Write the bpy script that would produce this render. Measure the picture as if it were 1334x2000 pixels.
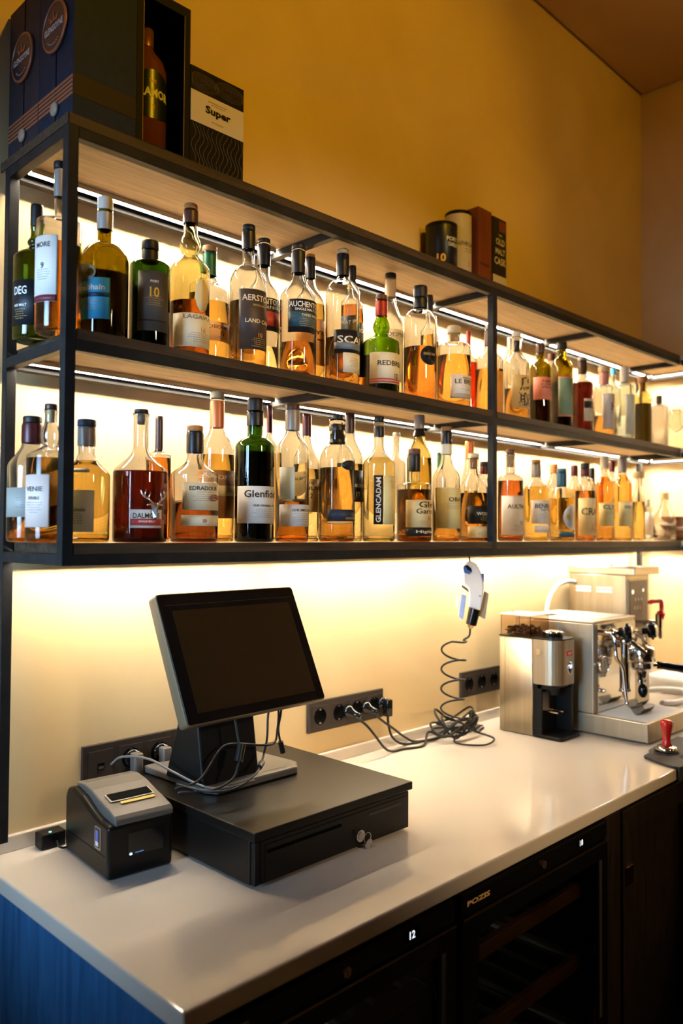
import bpy, bmesh, math, random
from mathutils import Vector, Matrix
random.seed(7)
PI = math.pi
S = bpy.context.scene
C = S.collection
for o in list(bpy.data.objects): bpy.data.objects.remove(o)

# ------------------------------------------------------------------ camera
YAW, PITCH, ROLL = 0.7881, 0.0278, 0.0062
cam_d = bpy.data.cameras.new('camera'); cam = bpy.data.objects.new('camera', cam_d); C.objects.link(cam)
fw = Vector((math.sin(YAW)*math.cos(PITCH), math.cos(YAW)*math.cos(PITCH), math.sin(PITCH)))
rt = Vector((math.cos(YAW), -math.sin(YAW), 0)); up = rt.cross(fw)
rt2 = rt*math.cos(ROLL)+up*math.sin(ROLL); up2 = -rt*math.sin(ROLL)+up*math.cos(ROLL)
cam.matrix_world = Matrix(((rt2.x, up2.x, -fw.x, -0.6272), (rt2.y, up2.y, -fw.y, -1.5736), (rt2.z, up2.z, -fw.z, 1.5196), (0, 0, 0, 1)))
cam_d.sensor_fit = 'HORIZONTAL'; cam_d.sensor_width = 36; cam_d.lens = 1567.1/1334*36
cam_d.clip_start = 0.05; cam_d.clip_end = 50
cam_d.dof.use_dof = True; cam_d.dof.focus_distance = 1.75; cam_d.dof.aperture_fstop = 4.0
S.camera = cam

# ------------------------------------------------------------------ exposure, bounces
S.view_settings.view_transform = 'Standard'; S.view_settings.look = 'None'
S.view_settings.exposure = 0.35; S.view_settings.gamma = 1.0; S.view_settings.use_curve_mapping = False
S.cycles.max_bounces = 16; S.cycles.transmission_bounces = 16; S.cycles.transparent_max_bounces = 16
S.cycles.diffuse_bounces = 4; S.cycles.glossy_bounces = 5
S.cycles.caustics_reflective = False; S.cycles.caustics_refractive = True
S.cycles.sample_clamp_indirect = 14.0

# ------------------------------------------------------------------ world and lights
w = bpy.data.worlds.new('world'); S.world = w; w.use_nodes = True
w.node_tree.nodes['Background'].inputs[0].default_value = (0.45, 0.62, 1.0, 1)
w.node_tree.nodes['Background'].inputs[1].default_value = 0.05
LED_POWER = 165.0         # emission strength of the light strips
def area(name, loc, target, sx, sy, power, col, spread=180):
    d = bpy.data.lights.new(name, 'AREA'); d.shape = 'RECTANGLE'; d.size = sx; d.size_y = sy
    d.energy = power; d.color = col; d.spread = math.radians(spread)
    o = bpy.data.objects.new(name, d); C.objects.link(o); o.location = loc
    o.rotation_euler = (Vector(target)-Vector(loc)).to_track_quat('-Z', 'Y').to_euler()
    return o
def spot(name, loc, target, power, col, ang, size=0.04, blend=0.6):
    d = bpy.data.lights.new(name, 'SPOT'); d.energy = power; d.color = col; d.spot_size = math.radians(ang)
    d.spot_blend = blend; d.shadow_soft_size = size
    o = bpy.data.objects.new(name, d); C.objects.link(o); o.location = loc
    o.rotation_euler = (Vector(target)-Vector(loc)).to_track_quat('-Z', 'Y').to_euler()
    return o
area('daylight', (-1.36, -0.42, 1.7), (0.0, -0.24, 1.6), 0.6, 1.2, 5.0, (0.40, 0.66, 1.0), 42)
spot('fill_spot', (2.0, -3.4, 2.2), (1.2, -0.69, 0.88), 60, (1.0, 0.55, 0.13), 24, 0.1, 0.8)  # added warm fill, only there to gild the worktop's front edge
WARM = (1.0, 0.51, 0.01)
spot('warm_spot', (0.35, -2.3, 3.4), (0.72, 0.0, 2.75), 78, WARM, 60)
spot('warm_spot', (1.5, -2.6, 3.4), (1.5, 0, 2.7), 13, WARM, 70)
spot('warm_spot', (1.7, -2.3, 3.3), (2.86, -0.45, 3.0), 22, WARM, 80)  # added fill that warms the right wall and ceiling corner
spot('fill_spot', (0.55, -3.0, 2.25), (1.0, -0.2, 1.55), 88, (1.0, 0.78, 0.52), 40, 0.12, 0.4)  # added front fill for the bottle labels, cone kept off the upper wall

# ------------------------------------------------------------------ helpers
def lin(c):
    if isinstance(c, str):
        c = tuple(int(c[i:i+2], 16)/255 for i in (0, 2, 4))
        return tuple(x/12.92 if x <= .04045 else ((x+.055)/1.055)**2.4 for x in c)+(1,)
    return tuple(c)[:3]+(1,)
MATS = {}
def mat(name, col, rough=.5, metal=0, spec=.5, coat=0, emit=None, estr=0, trans=0, ior=1.45, alpha=1):
    if name in MATS: return MATS[name]
    m = bpy.data.materials.new(name); m.use_nodes = True
    b = m.node_tree.nodes['Principled BSDF']
    b.inputs['Base Color'].default_value = lin(col); b.inputs['Roughness'].default_value = rough
    b.inputs['Metallic'].default_value = metal; b.inputs['Specular IOR Level'].default_value = spec
    b.inputs['Coat Weight'].default_value = coat; b.inputs['IOR'].default_value = ior
    b.inputs['Transmission Weight'].default_value = trans; b.inputs['Alpha'].default_value = alpha
    if emit: b.inputs['Emission Color'].default_value = lin(emit); b.inputs['Emission Strength'].default_value = estr
    MATS[name] = m
    return m
def noise_color(m, scale, c1, c2, stretch=(1, 1, 1), detail=6, bump=0, rough_var=None, lo=.3, hi=.7, dist=0):
    nt = m.node_tree; b = nt.nodes['Principled BSDF']
    tc = nt.nodes.new('ShaderNodeTexCoord'); mp = nt.nodes.new('ShaderNodeMapping'); mp.inputs['Scale'].default_value = stretch
    n = nt.nodes.new('ShaderNodeTexNoise'); n.inputs['Scale'].default_value = scale; n.inputs['Detail'].default_value = detail
    n.inputs['Distortion'].default_value = dist
    r = nt.nodes.new('ShaderNodeValToRGB'); r.color_ramp.elements[0].color = lin(c1); r.color_ramp.elements[1].color = lin(c2)
    r.color_ramp.elements[0].position = lo; r.color_ramp.elements[1].position = hi
    L = nt.links.new
    L(tc.outputs['Object'], mp.inputs[0]); L(mp.outputs[0], n.inputs[0]); L(n.outputs[0], r.inputs[0]); L(r.outputs[0], b.inputs['Base Color'])
    if bump:
        bp = nt.nodes.new('ShaderNodeBump'); bp.inputs['Strength'].default_value = bump; bp.inputs['Distance'].default_value = .002
        L(n.outputs[0], bp.inputs['Height']); L(bp.outputs[0], b.inputs['Normal'])
    return m
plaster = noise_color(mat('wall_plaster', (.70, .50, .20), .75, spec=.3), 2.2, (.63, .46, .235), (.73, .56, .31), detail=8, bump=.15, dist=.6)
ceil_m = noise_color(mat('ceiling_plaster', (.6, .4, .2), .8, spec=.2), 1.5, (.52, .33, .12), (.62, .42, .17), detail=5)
wood_dark = noise_color(mat('black_oak', (.03, .02, .015), .45), 9, (.008, .006, .005), (.032, .020, .013), (14, 14, 1), bump=.3)
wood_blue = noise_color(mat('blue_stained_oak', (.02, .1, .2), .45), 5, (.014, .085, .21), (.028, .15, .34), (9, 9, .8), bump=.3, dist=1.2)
wood_shelf = noise_color(mat('shelf_oak', (.2, .13, .08), .5), 7, (.38, .28, .165), (.56, .43, .28), (1, 14, 14), bump=.25, dist=.5)
quartz = noise_color(mat('white_quartz', (.8, .76, .7), .09, spec=.5), 1.3, (.54, .475, .40), (.66, .59, .50), detail=3, lo=.20, hi=.34)
tube_m = noise_color(mat('black_steel', (.08, .08, .08), .45, spec=.14), 30, (.014, .014, .014), (.024, .023, .022))
steel = noise_color(mat('brushed_steel', (.62, .6, .56), .40, 1), 40, (.43, .36, .245), (.54, .46, .33), (1, 1, .03))
steel_m = noise_color(mat('satin_steel', (.62, .6, .56), .4, 1), 60, (.54, .46, .33), (.64, .55, .42), (.05, .05, 1))
chrome = mat('chrome', (.8, .78, .75), .06, 1)
blackp = mat('black_plastic', (.006, .006, .006), .36, spec=.25)
blackm = mat('black_matte_metal', (.006, .005, .004), .34, spec=.32)
blackg = mat('black_gloss', (.006, .006, .006), .08)
greyp = mat('grey_metallic_plastic', (.11, .097, .082), .38, spec=.6)
rubber = mat('rubber', (.03, .026, .022), .65)
cable_m = mat('cable_black', (.012, .012, .012), .45, spec=.3)
red_m = mat('red_lacquer', (.55, .02, .01), .18, coat=.5)
whitep = mat('white_plastic', (.75, .72, .68), .35)
bluep = mat('blue_plastic', (.05, .12, .42), .3)
paleb = mat('pale_blue_plastic', (.32, .42, .72), .35)
sock_m = mat('graphite_plastic', (.035, .025, .019), .42)
slotd = mat('dark_void', (.002, .002, .002), .8, spec=.05)
led_m = mat('led_strip', (1, 1, 1), .5, emit=(1.0, .86, .67), estr=LED_POWER)
silver_l = mat('silver_aluminium', (.55, .55, .55), .3, 1)
floor_m = noise_color(mat('dark_floor', (.05, .04, .03), .4), 4, (.03, .025, .02), (.07, .055, .04))

class MB:
    """collects shapes into one mesh"""
    def __init__(s): s.v = []; s.f = []; s.sm = []
    def add(s, vs, fs, smooth=False):
        n = len(s.v); s.v += [tuple(v) for v in vs]; s.f += [tuple(i+n for i in f) for f in fs]; s.sm += [smooth]*len(fs); return s
    def box(s, x0, x1, y0, y1, z0, z1, M=None):
        vs = [Vector((x, y, z)) for z in (z0, z1) for y in (y0, y1) for x in (x0, x1)]
        if M: vs = [M @ v for v in vs]
        return s.add(vs, [(0, 2, 3, 1), (4, 5, 7, 6), (0, 1, 5, 4), (2, 6, 7, 3), (0, 4, 6, 2), (1, 3, 7, 5)])
    def rbox(s, x0, x1, y0, y1, z0, z1, r, n=5, M=None, axis='z'):
        """box with rounded corners round one axis"""
        a = {'z': (x0, x1, y0, y1, z0, z1), 'y': (x0, x1, z0, z1, y0, y1), 'x': (y0, y1, z0, z1, x0, x1)}[axis]
        pts = []
        for cx, cy, q in ((a[1]-r, a[3]-r, 0), (a[0]+r, a[3]-r, 1), (a[0]+r, a[2]+r, 2), (a[1]-r, a[2]+r, 3)):
            for k in range(n+1):
                t = (q+k/n)*PI/2; pts.append((cx+r*math.cos(t), cy+r*math.sin(t)))
        return s.prism(pts, a[4], a[5], M, axis, True)
    def prism(s, pts, h0, h1, M=None, axis='z', smooth=False):
        def P(p, h):
            v = {'z': (p[0], p[1], h), 'y': (p[0], h, p[1]), 'x': (h, p[0], p[1])}[axis]
            v = Vector(v); return M @ v if M else v
        n = len(pts); vs = [P(p, h0) for p in pts]+[P(p, h1) for p in pts]
        fs = [(i, (i+1) % n, n+(i+1) % n, n+i) for i in range(n)]
        s.add(vs, fs, smooth); k = len(s.v)-2*n
        s.f += [tuple(k+i for i in reversed(range(n))), tuple(k+n+i for i in range(n))]; s.sm += [False]*2
        return s
    def lathe(s, prof, seg=32, M=None, closed=False, smooth=True, sq=0):
        """prof: list of (r, z); poles where r==0"""
        vs = []; rings = []
        for r, z in prof:
            if r <= 1e-6: rings.append([len(vs)]); vs.append(Vector((0, 0, z)))
            else:
                ring = []
                for k in range(seg):
                    t = 2*PI*k/seg; c, d = math.cos(t), math.sin(t)
                    if sq:
                        p = 2/sq; c = math.copysign(abs(c)**p, c); d = math.copysign(abs(d)**p, d)
                    ring.append(len(vs)); vs.append(Vector((r*c, r*d, z)))
                rings.append(ring)
        fs = []; pr = list(zip(rings, rings[1:]))
        if closed: pr.append((rings[-1], rings[0]))
        for a, b in pr:
            if len(a) == 1 and len(b) == 1: continue
            for k in range(seg):
                k2 = (k+1) % seg
                if len(a) == 1: fs.append((a[0], b[k2], b[k]))
                elif len(b) == 1: fs.append((a[k], a[k2], b[0]))
                else: fs.append((a[k], a[k2], b[k2], b[k]))
        if M: vs = [M @ v for v in vs]
        return s.add(vs, fs, smooth)
    def cyl(s, p, q, r, seg=24, r2=None):
        p, q = Vector(p), Vector(q); d = q-p; M = Matrix.Translation(p) @ d.to_track_quat('Z', 'Y').to_matrix().to_4x4()
        r2 = r if r2 is None else r2; L = d.length; n0 = len(s.f)
        s.lathe([(0, 0), (r, 0)], seg, M, smooth=False); s.lathe([(r, 0), (r2, L)], seg, M); s.lathe([(r2, L), (0, L)], seg, M, smooth=False)
        return s
    def ball(s, c, r, sz=1, seg=20, M=None):
        prof = [(r*math.sin(PI*k/10), -r*sz*math.cos(PI*k/10)) for k in range(11)]
        prof[0] = (0, -r*sz); prof[-1] = (0, r*sz)
        T = Matrix.Translation(c)
        if M: T = T @ M
        return s.lathe(prof, seg, T)
    def tube(s, pts, r, seg=10, cap=True):
        pts = [Vector(p) for p in pts]; vs = []; n = len(pts); prev = None
        for i, p in enumerate(pts):
            d = (pts[min(i+1, n-1)]-pts[max(i-1, 0)]).normalized()
            if prev is None: a = d.orthogonal().normalized()
            else: a = (prev-d*prev.dot(d)).normalized()
            prev = a; b = d.cross(a); rr = r[i] if isinstance(r, (list, tuple)) else r
            vs += [p+(a*math.cos(2*PI*k/seg)+b*math.sin(2*PI*k/seg))*rr for k in range(seg)]
        fs = [(i*seg+k, i*seg+(k+1) % seg, (i+1)*seg+(k+1) % seg, (i+1)*seg+k) for i in range(n-1) for k in range(seg)]
        if cap: fs += [tuple(reversed(range(seg))), tuple((n-1)*seg+k for k in range(seg))]
        return s.add(vs, fs, True)
    def build(s, name, m, parent=None, bevel=0, loc=None, segs=2):
        me = bpy.data.meshes.new(name); me.from_pydata(s.v, [], s.f); me.validate()
        if len(me.polygons) == len(s.sm): me.polygons.foreach_set('use_smooth', s.sm)
        bm = bmesh.new(); bm.from_mesh(me)
        bmesh.ops.remove_doubles(bm, verts=bm.verts, dist=1e-6) if bevel else None
        bm.to_mesh(me); bm.free()
        me.materials.append(m); o = bpy.data.objects.new(name, me); C.objects.link(o)
        if parent: o.parent = parent
        if loc: o.location = loc
        if bevel:
            b = o.modifiers.new('bevel', 'BEVEL'); b.width = bevel; b.segments = segs; b.limit_method = 'ANGLE'; b.angle_limit = math.radians(40)
            b.harden_normals = False
            for p in me.polygons: p.use_smooth = p.use_smooth
        return o
def spline(P, n=8):
    """catmull-rom through points"""
    P = [Vector(p) for p in P]; P = [P[0]*2-P[1]]+P+[P[-1]*2-P[-2]]; out = []
    for i in range(1, len(P)-2):
        a, b, c, d = P[i-1:i+3]
        for k in range(n):
            t = k/n; out.append(.5*((2*b)+(c-a)*t+(2*a-5*b+4*c-d)*t*t+(3*b-a-3*c+d)*t**3))
    out.append(P[-2]); return out
def thing(name, label, cat, loc=(0, 0, 0), rz=0, group=None):
    o = bpy.data.objects.new(name, None); C.objects.link(o); o.location = loc; o.rotation_euler = (0, 0, rz)
    o.empty_display_size = .05; o['label'] = label; o['category'] = cat
    if group: o['group'] = group
    return o
def tag(o, label, cat, group=None):
    o['label'] = label; o['category'] = cat
    if group: o['group'] = group
    return o
def struct(o): o['kind'] = 'structure'; return o

def text_mesh(s, h, bold=.0, fit=None):
    """flat lettering as (verts, faces), capital height h, centred; fit = total width"""
    cu = bpy.data.curves.new('txt', 'FONT'); cu.body = s; cu.size = 1; cu.align_x = 'CENTER'; cu.offset = bold; cu.resolution_u = 2
    ob = bpy.data.objects.new('txt', cu); C.objects.link(ob)
    bpy.context.view_layer.update()
    me = bpy.data.meshes.new_from_object(ob.evaluated_get(bpy.context.evaluated_depsgraph_get()))
    vs = [v.co.copy() for v in me.vertices]; fs = [tuple(p.vertices) for p in me.polygons]
    bpy.data.objects.remove(ob); bpy.data.curves.remove(cu); bpy.data.meshes.remove(me)
    if not vs: return [], []
    x0, x1 = min(v.x for v in vs), max(v.x for v in vs); y0, y1 = min(v.y for v in vs), max(v.y for v in vs)
    sy = h/(y1-y0); sx = sy if not fit else fit/(x1-x0)
    return [((v.x-(x0+x1)/2)*sx, (v.y-(y0+y1)/2)*sy) for v in vs], fs
def flat_text(s, h, m, parent, M, fit=None, bold=.0, name='lettering', depth=.0004):
    """lettering in the local XZ plane of M, facing -Y"""
    vs, fs = text_mesh(s, h, bold, fit); b = MB()
    b.add([M @ Vector((x, -depth, z)) for x, z in vs], fs)
    return b.build(name, m, parent)

# ------------------------------------------------------------------ room
RX, CH = 2.864, 3.5135
FL = 0.0
struct(MB().box(-1.5, RX+.1, 0, .1, FL, CH+.1).build('wall_back', plaster))
struct(MB().box(RX, RX+.1, -4.6, 0, FL, CH+.1).build('wall_right', plaster))
struct(MB().box(-1.5, RX+.1, -4.7, -4.6, FL, CH+.1).build('wall_front', mat('dark_front_wall', (.05, .035, .02), .6)))
b = MB().box(-1.6, -1.5, -4.7, -1.5, FL, CH+.1).box(-1.6, -1.5, 0, .1, FL, CH+.1).box(-1.6, -1.5, -1.5, 0, FL, 1.0).box(-1.6, -1.5, -1.5, 0, 2.6, CH+.1)
struct(b.build('wall_left', plaster))
b = MB().box(-1.58, -1.52, -1.5, -1.44, 1.0, 2.6).box(-1.58, -1.52, -.06, 0, 1.0, 2.6).box(-1.58, -1.52, -1.44, -.06, 1.0, 1.06).box(-1.58, -1.52, -1.44, -.06, 2.54, 2.6).box(-1.58, -1.52, -.78, -.72, 1.06, 2.54)
struct(b.build('window_1', whitep, bevel=.004))
struct(MB().box(-1.6, RX+.1, -4.7, .1, FL-.1, FL).build('floor', floor_m))
# ceiling panel with a dark shadow gap along the walls
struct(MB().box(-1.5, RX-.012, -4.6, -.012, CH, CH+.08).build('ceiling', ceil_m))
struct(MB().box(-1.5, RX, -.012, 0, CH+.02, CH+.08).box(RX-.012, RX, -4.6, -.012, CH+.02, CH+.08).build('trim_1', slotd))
v = thing('ceiling_vent', 'dark slotted air vent in the ceiling at the upper right edge', 'vent', (2.36, -.62, CH))
MB().box(-.012, .30, -.03, .03, -.002, .0).build('frame', ceil_m, v)
for k in (-.012, .012): MB().box(-.008, .30, k-.005, k+.005, -.004, -.0021).build('slot', slotd, v)

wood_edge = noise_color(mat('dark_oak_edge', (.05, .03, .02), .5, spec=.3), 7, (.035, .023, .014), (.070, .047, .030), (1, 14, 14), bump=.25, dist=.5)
# ------------------------------------------------------------------ wall shelf (tube frame, oak boards, light strips)
D = .2855; T = .020
LZ = (1.4828, 1.8525, 2.2220)          # undersides of the boards
sh = thing('bar_shelf', 'black steel wall shelf with oak boards and lit strips, wrapping into the corner', 'shelf', (0, 0, 0))
YB = -.045                              # rear tubes
XR = RX-D
def tube_part(name, *a): return MB().box(*a).build(name, tube_m, sh, bevel=.0012)
for x in (0, 1.2725): tube_part('post', x, x+T, -D, -D+T, LZ[0]-T, LZ[2])
for x in (0, 2.742): tube_part('rear_post', x, x+T, YB, YB+T, .932, LZ[2])
for z in LZ:
    e = .0002
    tube_part('front_rail', T, XR, -D+e, -D+T-e, z-T, z-e)
    tube_part('rear_rail', T, RX-.03, YB+e, YB+T-e, z-T, z-e)
    for x in (0, .65, 1.2725, 1.91, XR-.004): tube_part('cross_rail', x+e, x+T-e, -D+T, YB, z-T+e, z-e)
    tube_part('side_front_rail', XR+e, XR+T-e, -1.15, -D, z-T, z-e)
    tube_part('side_rear_rail', RX-.05, RX-.03, -1.15, YB, z-T, z-e)
    # boards
    top = z > 2
    xs = [(0 if top else T+.002, 1.2715 if not top else XR+.2), (1.2935, XR+.2)]
    for k, (a, c2) in enumerate(xs):
        if top and k: continue
        y0 = -D+.003; xe = RX-.012 if c2 > 2 else c2
        bd0 = MB().box(a+(.002 if a < .1 else 0), xe, y0, -.003, z, z+.018).build('board', wood_shelf, sh)
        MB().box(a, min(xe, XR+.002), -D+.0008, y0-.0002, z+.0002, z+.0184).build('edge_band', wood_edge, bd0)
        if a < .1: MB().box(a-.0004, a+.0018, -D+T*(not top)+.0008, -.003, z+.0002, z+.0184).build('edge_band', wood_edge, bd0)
    MB().box(XR+.001, RX-.012, -1.15, y0-.001, z, z+.018).build('side_board', wood_shelf, sh, bevel=.0008)
    # aluminium profile + lit diffuser, along the back and round the corner
    for (a, c2) in ((.03, .645), (.675, 1.27), (1.296, 1.905), (1.935, 2.572), (2.60, RX-.0735)):
        MB().box(a, c2, -.0755, -.0585, z-.0030, z-.0001).box(a, c2, -.0755, -.0740, z-.0105, z-.0030).box(a, c2, -.0600, -.0585, z-.0105, z-.0030).build('strip_profile', silver_l, sh)
        MB().box(a+.002, c2-.002, -.0737, -.0603, z-.0080, z-.0032).build('led_strip', led_m, sh)
    MB().box(RX-.0755, RX-.0585, -1.12, -.078, z-.0030, z-.0001).box(RX-.0755, RX-.0740, -1.12, -.078, z-.0105, z-.0030).box(RX-.0600, RX-.0585, -1.12, -.078, z-.0105, z-.0030).build('strip_profile', silver_l, sh)
    MB().box(RX-.0737, RX-.0603, -1.118, -.08, z-.0080, z-.0032).build('led_strip', led_m, sh)

# ------------------------------------------------------------------ worktop
CT = .9; CXL = -.0224; CD = .6887
# L-shaped worktop outline, counter arm runs along the right wall
pts = [(CXL, -.001), (CXL, -CD), (2.18, -CD), (2.18, -1.9), (RX-.001, -1.9), (RX-.001, -.001)]
ct = MB().prism(list(reversed(pts)), CT-.031, CT)
wt = ct.build('worktop', quartz, None, bevel=.004, segs=3)
tag(wt, 'glossy white stone worktop running along the wall and round the corner', 'worktop')
MB().box(CXL, RX-.014, -.013, -.0005, CT+.0002, CT+.031).build('upstand', quartz, wt, bevel=.002)
MB().box(RX-.0135, RX-.001, -1.9, -.0005, CT+.0002, CT+.031).build('upstand', quartz, wt, bevel=.002)

# ------------------------------------------------------------------ base units
FY = -.66
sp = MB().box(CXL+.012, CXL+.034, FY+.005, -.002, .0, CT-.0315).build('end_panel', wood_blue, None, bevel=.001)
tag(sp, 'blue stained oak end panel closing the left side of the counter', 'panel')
tl = MB().box(CXL+.0345, 2.17, FY+.006, FY+.03, CT-.055, CT-.0315).build('counter_rail', wood_dark, None)
tag(tl, 'thin dark wood rail running under the front edge of the worktop', 'rail')
gls = mat('tinted_glass', (.42, .40, .36), .02, trans=1, ior=1.45)
gold_t = mat('gold_print', (.75, .5, .2), .5)
glow_w = mat('white_display', (0, 0, 0), .5, emit=(.85, .9, 1), estr=1.1)
def fridge(x0, desc, digits):
    x1 = x0+.575
    f = thing('wine_cooler', desc, 'wine cooler', (x0, 0, 0), group=None)
    W_ = x1-x0
    b = MB().box(0, .018, FY+.03, -.06, .08, .843).box(W_-.018, W_, FY+.03, -.06, .08, .843).box(.018, W_-.018, FY+.03, -.06, .825, .843).box(.018, W_-.018, FY+.03, -.06, .08, .10).box(.018, W_-.018, -.08, -.06, .10, .825)
    b.build('cabinet', blackp, f)
    MB().box(0, W_, FY-.004, FY+.029, .803, .843).build('control_panel', blackg, f, bevel=.002)
    flat_text('POZIS', .0105, gold_t, f, Matrix.Translation((.052, FY-.0042, .8235)), fit=.075, bold=.05, name='nameplate')
    o = MB().cyl((.285, FY-.004, .822), (.285, FY-.009, .822), .008, 20).build('lock', mat('lock_brass', (.8, .5, .3), .35, 1), f)
    MB().box(.2845, .2855, FY-.0095, FY-.0091, .817, .827).build('keyhole', slotd, o)
    MB().box(.43, .47, FY-.0046, FY-.0041, .813, .834).build('display', slotd, f)
    flat_text(digits, .0135, glow_w, f, Matrix.Translation((.45, FY-.0048, .8235)), bold=.02, name='digits')
    d = MB().box(.0, .05, FY-.006, FY+.02, .082, .80).box(W_-.05, W_, FY-.006, FY+.02, .082, .80).box(.05, W_-.05, FY-.006, FY+.02, .76, .80).box(.05, W_-.05, FY-.006, FY+.02, .082, .13)
    dd = d.build('door', blackg, f, bevel=.001)
    MB().box(.001, W_-.001, FY-.0085, FY-.0062, .7965, .8).build('door_trim', mat('brass_trim', (.5, .33, .18), .3, 1), dd)
    MB().box(.05, W_-.05, FY+.002, FY+.006, .13, .76).build('glass', gls, dd)
    MB().box(W_-.045, W_-.033, FY-.0075, FY-.0062, .40, .76).build('grip', mat('ribbed_grey', (.10, .10, .11), .4, .5), dd)
    for z in (.665, .50, .335, .19):
        MB().box(.05, W_-.05, FY+.04, FY+.056, z, z+.032).build('rack_front', mat('rack_beech', (.30, .15, .06), .45), f, bevel=.002)
        b = MB()
        for k in range(7): b.box(.05+k*.078, .058+k*.078, FY+.056, -.12, z+.006, z+.014)
        b.box(.03, .05, FY+.04, -.1, z, z+.02).box(W_-.05, W_-.03, FY+.04, -.1, z, z+.02)
        b.build('rack', steel_m, f)
    MB().box(.1, W_-.1, -.10, -.094, .80, .81).build('interior_lamp', mat('cooler_lamp', (1, 1, 1), .5, emit=(.6, .8, 1), estr=14), f)
    return f
fr1 = fridge(.018, 'black wine cooler at the near left end under the worktop', '12')
fr2 = fridge(.615, 'black wine cooler with the lit figure 18 and a beech rack, nearer the middle', '18')
# wine bottles lying in the coolers
wineg = mat('wine_glass_dark', (.01, .016, .012), .06)
for fx, n in ((.615, 5), (.018, 5)):
    for k in range(n):
        x = fx+.075+k*.078+(.0 if k < 2 else .015*(k-1)) ; y0 = FY+.085
        o = thing('wine_bottle', ['dark wine bottle lying neck outward in the %s cooler, %s from the left' % ('middle' if fx > .3 else 'near left', q) for q in ('first', 'second', 'third', 'fourth', 'fifth')][k], 'wine bottle', (x, y0, .72), group='wine bottles lying in the coolers')
        M = Matrix.Rotation(-PI/2, 4, 'X')
        MB().lathe([(0, .0), (.014, 0), (.014, .09), (.02, .11), (.037, .14), (.037, .29), (.03, .30), (0, .295)], 24, M).build('body', wineg, o)
        MB().lathe([(0, -.003), (.015, -.003), (.0155, .05), (.0145, .05)], 20, M).build('foil', silver_l, o)
# filler and corner cabinet
fl = MB().box(1.195, 1.275, FY+.004, FY+.024, .0, .8445).build('filler_panel', wood_dark, None, bevel=.001)
tag(fl, 'narrow black oak filler panel between wine cooler and cabinet', 'panel')
cab = thing('base_cabinet', 'black oak cabinet with a framed door at the right end of the counter', 'cabinet', (1.28, 0, 0))
MB().box(0, .86, FY+.025, -.06, .08, .843).build('body', wood_dark, cab)
for (a, c2) in ((.002, .43), (.434, .858)):
    d = MB().box(a, a+.06, FY, FY+.022, .10, .84).box(c2-.06, c2, FY, FY+.022, .10, .84).box(a+.06, c2-.06, FY, FY+.022, .78, .84).box(a+.06, c2-.06, FY, FY+.022, .10, .16).box(a+.06, c2-.06, FY+.012, FY+.021, .16, .78)
    dd = d.build('door', wood_dark, cab, bevel=.0015)
    MB().box(a+.012, a+.05, FY-.004, FY-.0002, .655, .70).build('handle', mat('door_pull', (.22, .12, .06), .3, 1), dd, bevel=.001)
cab2 = MB().box(2.20, RX-.06, -1.88, FY-.03, .02, CT-.0315).build('side_cabinet', wood_dark, None, bevel=.002)
tag(cab2, 'black oak cabinet run under the side worktop along the right wall', 'cabinet')

# ------------------------------------------------------------------ sockets and switches
def socket_row(x0, n, desc, kinds, zc=1.0323):
    t = thing('socket_strip', desc, 'socket', (x0, -.0005, zc))
    Wd = .295/4*n
    MB().box(0, Wd, -.009, 0, -.041, .041).build('plate', sock_m, t, bevel=.0012)
    for k, kd in enumerate(kinds):
        cx = .0405+k*.0713
        MB().box(cx-.028, cx+.028, -.0102, -.0092, -.028, .028).build('insert', sock_m, t, bevel=.0006)
        if kd in 'sp':
            MB().lathe([(.0215, 0), (.0215, .0022), (.0198, .0022), (.0190, .0004), (0, .0004)], 28, Matrix.Translation((cx, -.0104, 0)) @ Matrix.Rotation(PI/2, 4, 'X')).build('well', slotd, t)
            b = MB()
            for dx in (-.0095, .0095): b.cyl((cx+dx, -.0108, 0), (cx+dx, -.0112, 0), .0026, 10)
            b.build('pin_hole', slotd, t)
            b = MB()
            for dz in (-.0185, .0185): b.box(cx-.003, cx+.003, -.0122, -.0109, dz-.0025, dz+.0025)
            b.build('earth_clip', silver_l, t)
        if kd == 'n':
            MB().box(cx-.0075, cx+.0075, -.0112, -.0103, -.013, .001).build('port', slotd, t)
            MB().box(cx-.0055, cx+.0055, -.0118, -.0113, -.011, -.005).build('port_shutter', silver_l, t)
    return t
socket_row(.1877, 4, 'black socket strip with a network port, partly behind the tilted screen', 'npss')
socket_row(.8269, 4, 'dark brown four gang socket strip right of the tilted screen, two plugs in it', 'spps')
socket_row(1.4999, 3, 'dark brown three gang socket strip with nothing plugged in, left of the steel grinder', 'sss')

# ------------------------------------------------------------------ plugs and cords
def plug(x, z, desc, cord, straight=False, name='power_plug', r=.0035):
    t = thing(name, desc, 'plug', (x, -.0105, z))
    if straight:      # flat angled plug
        MB().lathe([(0, -.004), (.018, -.004), (.018, .012), (.0, .012)], 24, Matrix.Rotation(PI/2, 4, 'X')).build('plug_face', blackg, t)
        MB().rbox(-.011, .011, -.036, -.012, -.034, .014, .006, axis='z').build('plug_body', greyp if straight == 2 else blackg, t, bevel=.003)
    else:
        MB().lathe([(0, -.004), (.018, -.004), (.0185, .006), (.016, .012), (.011, .02), (.009, .034), (.006, .046), (0, .046)], 24,
                   Matrix.Rotation(PI/2+.25, 4, 'X') @ Matrix.Rotation(.18, 4, 'Y')).build('plug_body', blackg, t)
    pts = [(p[0]-x, p[1]+.0105, p[2]-z) for p in cord]
    MB().tube(spline(pts, 8), r, 8).build('cord', cable_m, t)
    return t
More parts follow.
